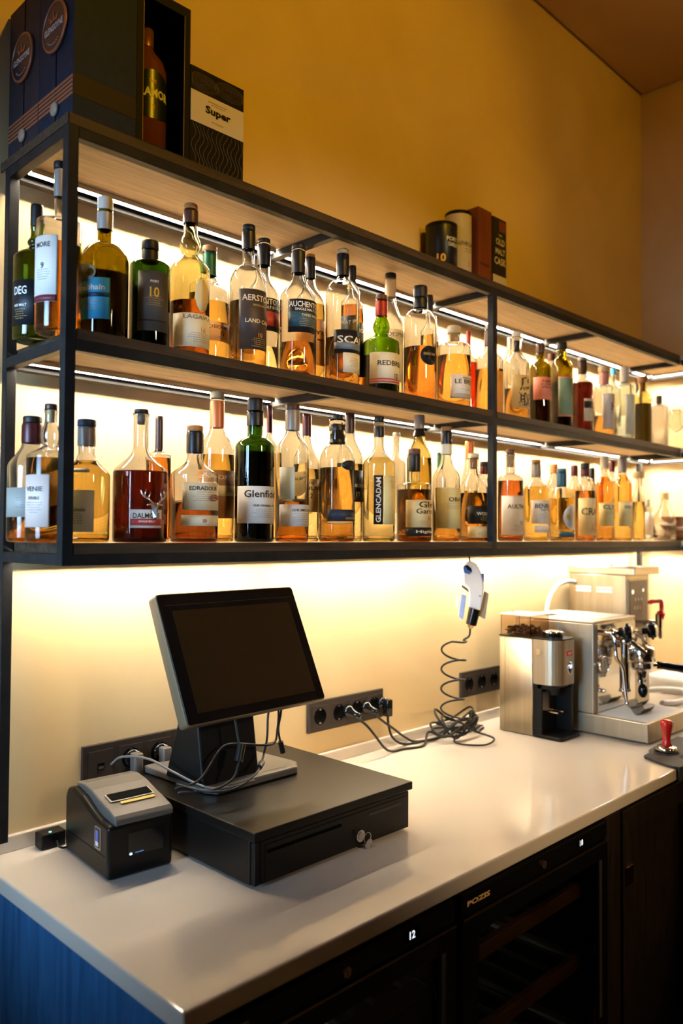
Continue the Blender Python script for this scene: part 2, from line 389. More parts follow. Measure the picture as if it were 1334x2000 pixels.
def tangle(cx, cy, rx, ry, n, z0, ph, tilt=.02):
    return [(cx+rx*math.cos(ph+k*PI/3)*(1+.12*math.sin(k*1.7+ph)), cy+ry*math.sin(ph+k*PI/3)*(1+.15*math.cos(k*1.3)), z0+tilt*abs(math.sin(k*.9+ph))) for k in range(n)]
zc = .9045
plug(.9708, 1.0323, 'black plug with a cord, second opening of the four gang brown socket strip',
     [(.962, -.056, 1.021), (.985, -.07, 1.0), (1.02, -.072, .965), (1.06, -.07, .925), (1.105, -.06, zc), (1.15, -.065, zc), (1.22, -.08, zc)]
     + tangle(1.36, -.080, .085, .050, 13, zc, 2.6, .045)+[(1.45, -.05, .915), (1.55, -.035, zc)])
plug(1.0421, 1.0323, 'black plug with a cord, third opening of the four gang brown socket strip',
     [(1.034, -.056, 1.021), (1.06, -.058, 1.0), (1.12, -.05, .965), (1.19, -.035, .925), (1.235, -.03, zc), (1.27, -.05, zc)]
     + tangle(1.38, -.075, .075, .050, 12, zc+.004, 3.1, .075)+[(1.46, -.06, .91), (1.55, -.022, zc)])
plug(1.1134, 1.0323, 'angled black plug in the right opening of the four gang brown socket strip',
     [(1.1134, -.035, 1.0), (1.114, -.038, .97), (1.13, -.04, .935), (1.18, -.035, zc+.003), (1.235, -.045, zc)]
     + tangle(1.40, -.08, .07, .045, 10, zc+.002, 3.4, .055)+[(1.47, -.09, zc), (1.53, -.075, zc)], straight=1)
plug(.2995, 1.0323, 'flat angled black plug left of the stand in the black socket strip',
     [(.2995, -.03, .99), (.30, -.02, .965), (.31, -.018, .93), (.33, -.018, .908)], straight=2, r=.0028)
plug(.3708, 1.0323, 'angled black plug partly behind the foot of the screen stand',
     [(.3708, -.03, 1.0), (.372, -.022, .97), (.378, -.018, .93), (.40, -.018, .908)], straight=2, r=.0028)
# loose connector ends left of the grinder
for k, (x, y, d_) in enumerate(((1.515, -.040, 'upper'), (1.505, -.068, 'lower'))):
    o = thing('cable_connector', 'small black cable connector on the worktop left of the steel grinder, the %s of two' % d_, 'connector', (x, y, .907+.008*(1-k)))
    MB().cyl((-.016, 0, 0), (.016, .004, .002), .006, 12).build('housing', rubber, o)
    MB().cyl((.016, .004, .002), (.036, .006, .0), .0032, 10).build('strain_relief', cable_m, o)
    MB().tube(spline([(-.016, 0, 0), (-.05, -.004, -.006), (-.09, -.004, -.002), (-.13, -.018, -.003)], 6), .0028, 8).build('cord', cable_m, o)

# ------------------------------------------------------------------ hanging handheld device on a coiled cord
h = thing('handheld_device', 'white and blue handheld device with black barrel, hanging under the shelf on a coiled cord', 'handheld device', (1.282, -.20, 1.44), rz=-.947)
U = .0015
def hp(u, v): return ((u-915)*U, (1100-v)*U)      # profile helper in the local XZ plane
out = [hp(*p) for p in ((909, 1098), (917, 1097), (927, 1102), (934, 1114), (938, 1128), (941, 1140), (941, 1152), (939, 1168), (935, 1189), (911, 1185), (913, 1160), (910, 1146), (902, 1138), (901, 1122), (903, 1106))]
hole = [hp(*p) for p in ((905, 1104), (914, 1107), (920, 1115), (916, 1121), (906, 1119), (902, 1112))]
def ring_prism(b, outer, inner, y0, y1):
    no, ni = len(outer), len(inner)
bm_ = MB().prism(out, -.014, .014, axis='y', smooth=False)
bd = bm_.build('body', whitep, h, bevel=.005, segs=3)
MB().prism([hp(*p) for p in ((903, 1106), (910, 1104), (917, 1110), (919, 1117), (912, 1121), (905, 1116))], -.0165, -.0142, axis='y').build('trigger_recess', blackp, bd, bevel=.001)
MB().prism([hp(*p) for p in ((901, 1108), (906, 1107), (910, 1113), (918, 1117), (914, 1122), (904, 1119))], -.0185, -.0166, axis='y').build('trigger', bluep, bd, bevel=.001)
MB().prism([hp(*p) for p in ((934, 1121), (942, 1120), (941, 1137), (932, 1137))], -.010, .010, axis='y').build('battery_tab', bluep, h, bevel=.002)
MB().prism([hp(*p) for p in ((930, 1160), (934, 1165), (937, 1160), (934, 1163))], -.0150, -.0145, axis='y').build('emblem', blackp, bd)
a, b2 = hp(924, 1188), hp(917, 1219)
MB().cyl((a[0], 0, a[1]), (b2[0], 0, b2[1]), .0172, 28, .0155).build('barrel', mat('smoked_black', (.008, .006, .004), .08), h)
a, b2 = hp(917, 1219), hp(915.5, 1226)
MB().cyl((a[0], 0, a[1]), (b2[0], 0, b2[1]), .011, 20, .006).build('brass_nozzle', mat('brass', (.6, .42, .16), .25, 1), h)
MB().prism([hp(*p) for p in ((899, 1159), (909, 1162), (902, 1208), (893, 1202)) ], -.030, -.026, axis='y').build('side_panel', paleb, h, bevel=.002)
MB().prism([hp(*p) for p in ((942, 1154), (951, 1159), (944, 1209), (932, 1203))], .006, .011, axis='y').build('side_panel', mat('tan_plastic', (.42, .33, .2), .4), h, bevel=.002)
MB().prism([hp(*p) for p in ((889, 1165), (893, 1166), (894, 1188), (887, 1186))], .02, .023, axis='y').build('tag', whitep, h, bevel=.001)
MB().prism([hp(*p) for p in ((900, 1142), (913, 1151), (913, 1157), (899, 1147))], -.012, -.004, axis='y').build('clip', greyp, h, bevel=.001)
MB().tube([(0, 0, .002), (-.003, 0, .020)], .0022, 8).build('hanger', cable_m, h)
coil = [(b2[0], 0, b2[1]), (b2[0]-.003, 0, b2[1]-.022), (b2[0]-.02, .0, b2[1]-.034)]
zz = b2[1]-.034; px0 = hp(885, 1250)[0]
cpts = spline(coil, 6)
for k in range(0, 4*24+1):
    t = k/24*2*PI; f = k/96
    cpts.append(Vector((px0-.006*f+(.036-.004*f)*math.cos(t+.15), -.036*math.sin(t+.15), zz-.003-f*.225+.016*math.sin(t+.15)*(1 if k > 6 else k/6))))
end = cpts[-1]
zf = .006-1.44
cpts += spline([end, end+Vector((-.01, .06, -.02)), Vector((end.x+.03, end.y+.10, zf+.93)), Vector((end.x+.09, end.y+.09, zf+.912)), Vector((end.x+.06, end.y+.05, zf+.9012)), Vector((end.x-.02, end.y+.06, zf+.9012)), Vector((end.x-.02, end.y+.12, zf+.912))], 8)[1:]
MB().tube(cpts, .0030, 8).build('coiled_cord', cable_m, h)

# ------------------------------------------------------------------ cash drawer
cd = thing('cash_drawer', 'black metal cash drawer with a lock and key under the tilted screen', 'cash drawer', (.267, -.475, CT))
MB().box(0, .418, .012, .445, .005, .083).build('body', blackm, cd, bevel=.002)
MB().box(-.004, .422, -.006, .447, .0845, .101).build('lid', blackm, cd, bevel=.002)
fp = MB().box(.002, .0135, 0, .0115, .006, .081).box(.0155, .416, 0, .0115, .006, .081).build('drawer_front', blackm, cd, bevel=.0015)
MB().box(.024, .41, -.0006, -.0001, .0725, .0735).box(.024, .025, -.0006, -.0001, .014, .0725).build('groove', slotd, fp)
MB().rbox(.029, .216, -.0009, -.0003, .057, .063, .0028, axis='y').build('coin_slot', slotd, fp)
MB().rbox(.294, .390, -.0009, -.0003, .058, .0635, .001, axis='y').build('slot_outline', rubber, fp)
lk = MB().cyl((.262, -.0, .029), (.262, -.008, .029), .0115, 28).build('lock', chrome, fp)
MB().cyl((.262, -.0082, .029), (.262, -.010, .029), .0075, 24).build('lock_core', silver_l, lk)
for x in (.02, .40):
    for y in (.03, .43): MB().cyl((x, y, .0003), (x, y, .0052), .012, 16).build('foot', rubber, cd)
ks = thing('key_ring', 'steel key hanging on a small ring from the cash drawer lock', 'key', (.546, -.4835, .921))
ring = [(.010*math.sin(t*PI/8), -.001, .001+.010*math.cos(t*PI/8)) for t in range(17)]
MB().tube(ring, .0009, 6, False).build('ring', chrome, ks)
MB().cyl((.001, -.003, -.010), (.001, -.0045, -.0102), .0095, 20).build('key_bow', chrome, ks)
Mk = Matrix.Translation((.001, -.004, -.010)) @ Matrix.Rotation(-1.05, 4, 'Y')
MB().box(-.0018, .0018, -.0006, .0006, -.002, .0).box(-.0024, .0024, -.0006, .0006, -.030, -.008, M=None).build('key_blade', chrome, ks).matrix_local = Mk @ Matrix.Rotation(0, 4, 'Y')

champ = mat('champagne_grey', (.15, .11, .06), .5, .2)
# ------------------------------------------------------------------ touch screen terminal
te = thing('pos_terminal', 'black touch screen terminal tilted back on a stand, standing on the cash drawer', 'terminal', (.3964, -.2812, 1.0015), rz=.0299)
MS = Matrix.Translation((0, 0, .2827)) @ Matrix.Rotation(-.4367, 4, 'X')
W2, H2 = .18, .1297
s_ = MB().rbox(-W2, W2, 0, .026, -H2, H2, .008, axis='y').build('screen_housing', champ, te, bevel=.0012); s_.matrix_local = MS
g = MB().rbox(-W2+.0025, W2-.0025, -.0012, -.0001, -H2+.0025, H2-.0025, .007, axis='y').build('front_glass', blackg, s_)
MB().box(-W2+.029, W2-.024, -.0016, -.0013, -H2+.021, H2-.036).build('display', mat('screen_painted_reflection', (.028, .016, .006), .2), s_)  # brown base colour paints in the reflection of the warm room
MB().box(-W2+.015, W2-.012, -.0016, -.0013, H2-.0248, H2-.0242).build('trim_line', rubber, s_)
MB().box(-.12, .12, .0262, .045, -.09, .08).build('rear_housing', champ, s_, bevel=.006)
# neck and foot
nk = MB().prism([(.03, .012), (.16, .012), (.105, .17), (.055, .17)], -.078, .068, axis='x').build('stand_neck', blackp, te, bevel=.004)
bp_ = [(-.075, .245), (.17, .238), (.178, .03), (.152, .002), (-.058, .010), (-.072, .035)]
MB().prism(list(reversed(bp_)), .0005, .0165).build('stand_foot', greyp, te, bevel=.004, segs=3)
MB().box(.07, .135, .022, .0228, .0167, .0171).build('foot_line', silver_l, te)
# cables below the screen
def cable(name, desc, pts, r, m=cable_m, ends=()):
    t = thing(name, desc, 'cable', pts[0])
    P = [Vector(p)-Vector(pts[0]) for p in pts]
    MB().tube(spline(P, 10), r, 8).build('cord', m, t)
    for (i, j, er, L) in ends:
        a, q = P[i], P[j]; d = (q-a).normalized()
        MB().cyl(a-d*L*.5, a+d*L*.5, er, 14).build('connector', blackp, t)
    return t
cable('signal_cable', 'thin black cable from the left plug under the screen, looping to the stand foot',
      [(.487, -.255, 1.155), (.485, -.25, 1.13), (.475, -.26, 1.09), (.455, -.275, 1.065), (.425, -.30, 1.05), (.385, -.33, 1.045), (.33, -.345, 1.035), (.28, -.33, 1.035), (.25, -.26, 1.04)], .0024, ends=((0, 1, .005, .02), (4, 5, .006, .026)))
cable('signal_cable', 'thin black cable from the middle plug under the screen, crossing before the neck',
      [(.512, -.25, 1.16), (.515, -.25, 1.13), (.512, -.25, 1.10), (.495, -.26, 1.075), (.45, -.27, 1.08), (.38, -.27, 1.095), (.345, -.27, 1.09), (.29, -.28, 1.045), (.24, -.27, 1.035)], .0024, ends=((0, 1, .005, .02),))
cable('signal_cable', 'short black cable from the right plug under the screen ending in a thick connector',
      [(.525, -.25, 1.162), (.521, -.25, 1.13), (.519, -.245, 1.10), (.527, -.24, 1.075), (.533, -.24, 1.055)], .0024, ends=((0, 1, .005, .02), (4, 3, .006, .026)))
cable('signal_cable', 'black cable with a barrel connector lying on the stand foot in front of the neck',
      [(.37, -.27, 1.20), (.372, -.29, 1.12), (.372, -.30, 1.085), (.362, -.305, 1.06), (.345, -.31, 1.04), (.30, -.31, 1.03), (.24, -.28, 1.03)], .0024, ends=((2, 3, .0085, .034),))
cable('power_cable', 'grey cable arching from the plug behind the printer over to the stand foot',
      [(.235, -.04, 1.035), (.25, -.06, 1.052), (.275, -.12, 1.055), (.29, -.19, 1.04), (.31, -.27, 1.024), (.345, -.305, 1.024), (.40, -.31, 1.026)], .0026, m=mat('cable_grey', (.10, .095, .09), .35))

# ------------------------------------------------------------------ receipt printer
pr = thing('receipt_printer', 'grey and black receipt printer left of the cash drawer', 'printer', (.104, -.2675, CT), rz=-.085)
bodyp = [(0, .0005), (.195, .0005), (.199, .02), (.199, .105), (.19, .122), (.165, .128), (.125, .122), (.075, .106), (.04, .098), (0, .096)]
MB().prism([(p[0], p[1]) for p in bodyp], 0, .128, axis='x').build('body', blackm, pr, bevel=.007, segs=4)
lidp = [(-.0015, .094), (-.0015, .104), (.006, .111), (.030, .117), (.065, .124), (.105, .134), (.145, .138), (.175, .134), (.178, .128), (.12, .120), (.06, .098)]
MB().prism(lidp, .013, .128, axis='x').build('lid', greyp, pr, bevel=.005, segs=4)
ML = Matrix.Translation((.07, .060, .1245)) @ Matrix.Rotation(.19, 4, 'X')
o = MB().box(-.044, .044, -.012, .018, -.0005, .0014).build('paper_slot_rim', silver_l, pr, bevel=.0005); o.matrix_local = ML
o = MB().box(-.041, .041, -.009, .0155, .0018, .0026).build('paper_slot', slotd, pr); o.matrix_local = ML
o = MB().box(-.028, .040, -.024, -.016, .0, .0009).build('sticker', mat('gold_sticker', (.5, .36, .1), .35, .6), pr); o.matrix_local = ML
MB().box(.038, .108, -.0012, -.0003, .036, .078).build('front_window', blackg, pr, bevel=.0004)
MB().box(.041, .045, -.0018, -.0013, .0385, .0415).build('status_light', mat('blue_led', (0, 0, 0), .5, emit=(.35, .6, 1), estr=6), pr)
MB().box(.052, .068, -.0018, -.0013, .040, .0412).build('status_mark', mat('blue_dim', (0, 0, 0), .5, emit=(.2, .4, 1), estr=.5), pr)
bt = MB().rbox(-.0012, .0, .030, .056, .046, .086, .004, axis='x').build('side_latch', silver_l, pr)
MB().rbox(-.0018, -.0013, .033, .053, .049, .083, .003, axis='x').build('latch_face', blackg, bt)
MB().box(-.0024, -.0019, .038, .049, .060, .080).build('latch_blue', bluep, bt)
MB().box(-.0024, -.0019, .038, .049, .052, .0595).build('latch_white', whitep, bt)
MB().box(-.0006, -.0001, .012, .185, .0405, .0412).build('seam', slotd, pr)
# power brick behind the printer
ad = thing('power_adapter', 'small black power adapter with a green light behind the printer', 'adapter', (.083, -.052, CT+.0003), rz=0)
MB().box(0, .05, 0, .033, 0, .030).build('housing', blackp, ad, bevel=.003)
MB().box(.018, .022, .006, .010, .0301, .0308).build('green_light', mat('green_led', (0, 0, 0), .5, emit=(.1, 1, .5), estr=5), ad)
MB().tube(spline([(.03, .0, .012), (.026, -.015, .008), (.034, -.022, .004), (.05, -.015, .0035)], 6), .0022, 8).build('cord', cable_m, ad)

# ------------------------------------------------------------------ coffee grinder
gr = thing('coffee_grinder', 'tall brushed steel coffee grinder with a bean hopper', 'coffee grinder', (1.557, -.1165, CT))
gx, gd = .118, .2135
tankc = [(gx, -.0), (0, -.0)]
MB().rbox(0, gx, -.121, 0, .003, .300, .004).build('column', steel, gr)
hd = [(0, -.1215), (0, -.178)]
pts = [(gx, -.1215), (0, -.1215), (0, -.165)]+[(.045-.045*math.cos(t*PI/14), -.165-.045*math.sin(t*PI/14)) for t in range(1, 8)]+[(.095, -gd+.0035), (gx, -.185)]
MB().prism(pts, .163, .300, smooth=False).build('grinding_head', steel, gr, bevel=.0015)
MB().box(-.0003, .0, -.0221, -.0216, .005, .298).build('side_seam', slotd, gr)
MB().prism([(p[0]*1.0, p[1]) for p in ([(gx+.001, .001), (-.001, .001)]+[(p[0]-.001 if p[0] < .02 else p[0], p[1]-.001) for p in pts[2:]])], .3002, .304).build('top_plate', blackp, gr)
amber_g = mat('hopper_acrylic', (.95, .84, .72), .02, trans=1, ior=1.1)
hb = MB()
hx0, hx1, hy0, hy1, hz0, hz1 = .003, gx-.006, -.112, -.003, .3045, .368
for bx in ((hx0, hx0+.002, hy0, hy1), (hx1-.002, hx1, hy0, hy1), (hx0+.002, hx1-.002, hy0, hy0+.002), (hx0+.002, hx1-.002, hy1-.002, hy1)): hb.box(bx[0], bx[1], bx[2], bx[3], hz0, hz1)
hp_ = hb.build('hopper', amber_g, gr)
MB().box(hx0-.001, hx1+.001, hy0-.001, hy1+.001, hz1+.0002, hz1+.003).build('hopper_lid', mat('lid_acrylic', (.85, .80, .74), .3), hp_, bevel=.001)
MB().cyl((.03, -.03, hz1+.003), (.03, -.03, hz1+.014), .002, 10).build('lid_pin', steel_m, hp_)
# beans
bean = mat('roasted_beans', (.10, .035, .012), .35)
bb = MB(); rb = random.Random(3)
for k in range(230):
    x = rb.uniform(hx0+.008, hx1-.008); y = rb.uniform(hy0+.008, hy1-.008)
    top = .008+.020*(1-((y+.05)/.06)**2*.6)
    z = hz0+.004+rb.uniform(0, 1)*max(0.001, top-.004)
    bb.ball((x, y, z), .0042, .6, 8, Matrix.Rotation(rb.uniform(0, 6), 4, 'Z') @ Matrix.Rotation(rb.uniform(0, 6), 4, 'X') @ Matrix.Diagonal((1.35, .9, .8, 1)))
o = bb.build('coffee_beans', bean, None); o.location = (1.557, -.1165, CT); tag(o, 'roasted coffee beans filling the hopper of the steel grinder', 'coffee beans'); o['kind'] = 'stuff'
dl = MB().cyl((.058, -.158, .3042), (.058, -.158, .322), .031, 36).build('grind_dial', blackg, gr)
MB().lathe([(.0315, .3175), (.0325, .320), (.0315, .3235), (.024, .3245), (.02, .3235), (0, .3235)], 36, Matrix.Translation((.058, -.158, 0))).build('dial_rim', chrome, dl)
MB().cyl((-.0, -.143, .262), (-.005, -.143, .262), .0085, 24).build('power_button', chrome, gr)
bd_ = MB().box(.050, .080, -.2122, -.2102, .252, .267).build('badge', red_m, gr)
bd_.matrix_local = Matrix.Translation((0, 0, 0))
flat_text('LELIT', .0065, whitep, bd_, Matrix.Translation((.065, -.2124, .2595)), fit=.022, bold=.02)
dsp = MB().lathe([(0, 0), (.0165, 0), (.0165, .003), (0, .003)], 28, Matrix.Translation((.067, -.2100, .213)) @ Matrix.Rotation(PI/2, 4, 'X') @ Matrix.Diagonal((.78, 1.25, 1, 1))).build('display_bezel', chrome, gr)
MB().lathe([(0, 0), (.0135, 0), (.0135, .0005), (0, .0005)], 28, Matrix.Translation((.067, -.2133, .213)) @ Matrix.Rotation(PI/2, 4, 'X') @ Matrix.Diagonal((.78, 1.25, 1, 1))).build('display', blackg, dsp)
MB().box(.060, .074, -.2145, -.2140, .214, .224).build('display_glow', mat('screen_blue', (0, 0, 0), .5, emit=(.5, .7, 1), estr=1.6), dsp)
MB().box(.004, gx-.002, -.135, -.1215, .012, .162).box(.004, .012, -.150, -.135, .012, .162).box(gx-.012, gx-.002, -.195, -.135, .012, .162).box(.004, gx-.002, -.185, -.135, .150, .1625).build('front_recess', blackp, gr)
MB().box(.03, .068, -.139, -.1355, .075, .135).build('fork_plate', steel_m, gr, bevel=.001)
for x in (.03, .062): MB().cyl((x, -.136, .078), (x, -.190, .078), .0028, 10).build('portafilter_fork', chrome, gr)
MB().cyl((.052, -.165, .128), (.052, -.165, .150), .012, 20, .018).build('spout', blackp, gr)
MB().rbox(-.002, gx+.002, -.222, -.118, .0004, .011, .014).build('drip_base', blackp, gr, bevel=.002)

# ------------------------------------------------------------------ espresso machine
em = thing('espresso_machine', 'polished steel espresso machine with black valve knobs and drip tray', 'espresso machine', (1.712, -.36, CT))
EX, EZ = .288, .350
eb = MB().box(0, EX, .001, .285, .064, EZ-.006).build('housing', steel, em, bevel=.003)
MB().box(-.003, EX+.003, -.001, .288, EZ-.0055, EZ+.002).build('cup_tray', steel_m, em, bevel=.002)
MB().box(.02, EX-.02, .02, .265, EZ+.0022, EZ+.0035).build('tray_mat', mat('pale_mat', (.55, .53, .48), .45), em)
MB().box(.05, .10, .18, .22, EZ+.0036, EZ+.006).build('tank_lid', blackg, em, bevel=.001)
MB().box(.022, EX-.004, -.0025, -.0012+.0012, .066, EZ-.012).build('front_panel', mat('mirror_steel', (.72, .68, .6), .10, 1), em)
MB().box(0, EX, -.173, .284, .0045, .0635).build('base', steel, em, bevel=.003)
# drip grate
b = MB()
for k in range(26):
    x = .012+k*.0105; b.box(x, x+.0035, -.165, -.008, .0642, .0662)
for y in (-.168, -.09, -.010): b.box(.008, EX-.008, y, y+.004, .0640, .0650)
b.build('drip_grate', mat('pale_steel', (.80, .75, .66), .45, .6), em)
MB().box(.008, EX-.008, -.168, -.006, .0636, .06395).build('grate_shadow_pan', mat('pan', (.30, .26, .20), .5, .2), em)
for x in (.03, EX-.03):
    for y in (-.15, .25): MB().cyl((x, y, .0003), (x, y, .0048), .013, 14).build('foot', rubber, em)
# curled wire cup rest on the grate
for s in (0, 1):
    b = MB()
    for k in range(14):
        x0 = .078+s*.080+k*.0058
        P = [(x0, -.125+s*.055+.0105*j, .0665+.020*((j-2)/2.)**2) for j in range(5)]
        b.tube(spline(P, 4), .0010, 5)
    for j in (0, 2, 4): b.tube([(.076+s*.08, -.125+s*.055+.0105*j, .0665+.020*((j-2)/2.)**2), (.156+s*.08, -.125+s*.055+.0105*j, .0665+.020*((j-2)/2.)**2)], .001, 5)
    b.build('wire_rest', mat('dark_wire', (.12, .09, .06), .35, .8), em)
# gauge, switch, plate
MR = lambda x, z, y=0: Matrix.Translation((x, y-.002, z)) @ Matrix.Rotation(PI/2, 4, 'X')
ga = MB().lathe([(0, 0), (.027, 0), (.029, .004), (.0285, .011), (.0255, .0125), (.0245, .009), (0, .009)], 36, MR(.049, .212)).build('pressure_gauge', chrome, em)
MB().lathe([(0, .0095), (.0238, .0095)], 32, MR(.049, .212)).build('gauge_face', mat('gauge_white', (.6, .56, .46), .4), ga)
MB().box(.0483, .0497, -.0122, -.0119, .205, .228).build('needle', slotd, ga)
MB().lathe([(0, 0), (.007, 0), (.006, .012), (0, .014)], 20, MR(.049, .132)).build('toggle', chrome, em)
flat_text('MaraX', .010, slotd, em, Matrix.Translation((.047, -.0028, .090)), fit=.034)
# steam side: valve, knob, wand
def knob(p, q, r):
    p, q = Vector(p), Vector(q); d = (q-p); M = Matrix.Translation(p) @ d.to_track_quat('Z', 'Y').to_matrix().to_4x4(); L = d.length
    k = MB().lathe([(0, 0), (r*.45, 0), (r*.5, L*.35), (r*.95, L*.42), (r, L*.6), (r*.95, L*.92), (r*.7, L)], 28, M).build('valve_knob', blackg, em)
    b = MB()
    for i in range(8):
        t = 2*PI*i/8; b.ball(M @ Vector((r*.98*math.cos(t), r*.98*math.sin(t), L*.66)), r*.2, 1.2, 10)
    b.build('knob_grip', blackg, k)
    MB().lathe([(r*.7, L*.98), (r*.62, L*1.04), (0, L*1.06)], 24, M).build('knob_cap', chrome, k)
    return k
MB().cyl((.05, 0, .315), (.05, -.035, .315), .010, 18).cyl((.05, -.030, .315), (.115, -.050, .312), .008, 16).ball((.055, -.033, .315), .014).build('steam_valve', chrome, em)
knob((.080, -.045, .313), (.088, -.085, .318), .025)
MB().tube(spline([(.052, -.036, .315), (.050, -.045, .295), (.050, -.048, .262), (.050, -.052, .238), (.062, -.062, .215), (.066, -.066, .19), (.068, -.070, .14), (.071, -.074, .104)], 6), .0055, 12).build('steam_wand', chrome, em)
MB().ball((.071, -.0745, .100), .0068, 1.1, 14).build('steam_tip', chrome, em)
MB().cyl((.235, 0, .305), (.235, -.06, .308), .009, 18).cyl((.13, -.035, .308), (.235, -.035, .308), .007, 14).ball((.17, -.038, .308), .013).build('water_valve', chrome, em)
knob((.235, -.052, .308), (.243, -.094, .314), .025)
MB().tube(spline([(.235, -.045, .30), (.237, -.055, .28), (.243, -.07, .25), (.246, -.075, .21), (.246, -.075, .19)], 6), .0055, 12).build('hot_water_wand', chrome, em)
# group head with lever
gc = (.155, -.072)
G = Matrix.Translation((gc[0]+.03, gc[1], .026))
MB().lathe([(0, .245), (.020, .245), (.036, .240), (.041, .228), (.041, .196), (.038, .190), (0, .190)], 40, G).build('group_head', chrome, em)
MB().cyl((.185, 0, .272), (.185, -.062, .272), .021, 24).build('group_neck', chrome, em)
MB().cyl((.098, -.055, .140), (.098, -.055, .222), .0165, 26).lathe([(.0165, .140), (.019, .136), (.019, .130), (.008, .126), (.007, .112), (0, .112)], 26, Matrix.Translation((.098, -.055, 0))).build('relief_cylinder', chrome, em)
MB().cyl((.098, -.055, .222), (.098, -.055, .285), .012, 20).cyl((.098, -.055, .255), (.155, -.060, .262), .010, 16).ball((.098, -.055, .288), .015).build('lever_body', chrome, em)
MB().tube(spline([(.105, -.068, .292), (.125, -.078, .275), (.150, -.09, .255), (.170, -.10, .238)], 5), [.010, .009, .009, .009, .009, .008, .008, .008, .008, .008, .008, .008, .008, .008, .008, .008], 12).build('brew_lever', chrome, em)
pf = thing('portafilter', 'chrome portafilter with a black handle locked into the espresso machine', 'portafilter', (1.712+.185, -.432, 1.026))
MB().lathe([(0, .060), (.030, .064), (.034, .072), (.036, .086), (.0365, .0885), (.0, .0885)], 36).build('basket_holder', chrome, pf)
MB().cyl((.0, -.0, .040), (.0, .0, .062), .013, 20, .018).tube(spline([(0, 0, .045), (.012, 0, .036), (.016, 0, .024)], 5), .008, 12).tube(spline([(0, 0, .045), (-.012, 0, .036), (-.016, 0, .024)], 5), .008, 12).build('spout', chrome, pf)
MB().cyl((.030, -.012, .076), (.055, -.030, .076), .009, 18, .0075).build('handle_neck', chrome, pf)
MB().tube(spline([(.050, -.026, .077), (.070, -.043, .074), (.105, -.072, .067), (.140, -.10, .060), (.146, -.105, .058)], 6), [.0095]+[.0125]*6+[.0135]*6+[.0145]*6+[.0145]*5+[.011], 20).build('handle', blackg, pf)
MB().ball((.128, -.10, .135), .015, 1.5, 18).cyl((.128, -.098, .150), (.14, -.085, .188), .004, 12).build('drain_lever', blackg, em)

# ------------------------------------------------------------------ hot water boiler
hw = thing('water_boiler', 'tall brushed steel water boiler with a dark control panel behind the espresso machine', 'water boiler', (2.143, -.262, CT))
HX, HY, HZ = .192, .225, .478
panel_m = mat('boiler_panel', (.13, .09, .055), .4)
MB().box(0, HX, 0, HY, .003, HZ).build('housing', steel, hw, bevel=.003)
MB().box(-.003, HX+.012, -.035, HY+.003, HZ+.0003, HZ+.029).build('lid', steel_m, hw, bevel=.004)
MB().cyl((.09, .10, HZ+.0295), (.09, .10, HZ+.036), .008, 16).build('lid_knob', steel_m, hw)
arc = [(.095+.078*math.cos(-PI*k/14), .265+.088*math.sin(-PI*k/14)) for k in range(15)]
MB().prism([(.0165, .462), (.1735, .462)]+arc, -.0028, -.0003, axis='y').build('panel_frame', mat('pale_trim', (.6, .52, .36), .3, .6), hw)
arc2 = [(.095+.073*math.cos(-PI*k/14), .268+.084*math.sin(-PI*k/14)) for k in range(15)]
pn = MB().prism([(.022, .457), (.168, .457)]+arc2, -.0045, -.0029, axis='y').build('control_panel', panel_m, hw)
gl = mat('pilot_light', (0, 0, 0), .5, emit=(1, .9, .6), estr=1.3)
for x, z, r in ((.045, .417, .008), (.13, .420, .006)): MB().cyl((x, -.0046, z), (x, -.0056, z), r, 16).build('indicator_light', gl, pn)
for x in (.065, .09, .115): MB().cyl((x, -.0046, .388), (x, -.0056, .388), .005, 12).build('button', mat('panel_print', (.6, .5, .35), .5), pn)
for x, hh in ((.062, .013), (.083, .013), (.104, .013)): MB().box(x-.003, x+.003, -.0052, -.0046, .352, .352+hh).build('button_mark', MATS['panel_print'], pn)
MB().box(.119, .126, -.0052, -.0046, .348, .366).build('warning_mark', mat('warning_red', (.5, .06, .02), .5), pn)
b = MB()
for k in range(9): b.box(.048+k*.0105, .056+k*.0105, -.0052, -.0046, .279, .287)
b.build('print_line', MATS['panel_print'], pn)
for z in (.425, .4125):
    for y0_ in (.052, .135): MB().rbox(-.0012, -.0001, y0_, y0_+.062, z, z+.008, .0035, axis='x').build('vent_slot', mat('vent_light', (.9, .88, .85), .3), hw)
MB().cyl((.150, 0, .300), (.150, -.055, .300), .011, 20).cyl((.150, -.055, .335), (.150, -.055, .285), .013, 20).cyl((.150, -.055, .285), (.152, -.060, .245), .012, 20, .006).build('tap', chrome, hw)
MB().tube(spline([(.152, -.056, .318), (.160, -.060, .345), (.158, -.060, .378), (.150, -.056, .382), (.115, -.040, .380), (.110, -.038, .372)], 5), [.015]*5+[.008]*21, 12).build('tap_lever', red_m, hw)
MB().tube(spline([(-.003, .20, .445), (-.06, .205, .45), (-.13, .208, .43), (-.175, .210, .38), (-.188, .212, .30)], 8), .0085, 12).build('supply_hose', mat('white_hose', (.8, .78, .74), .3), hw)

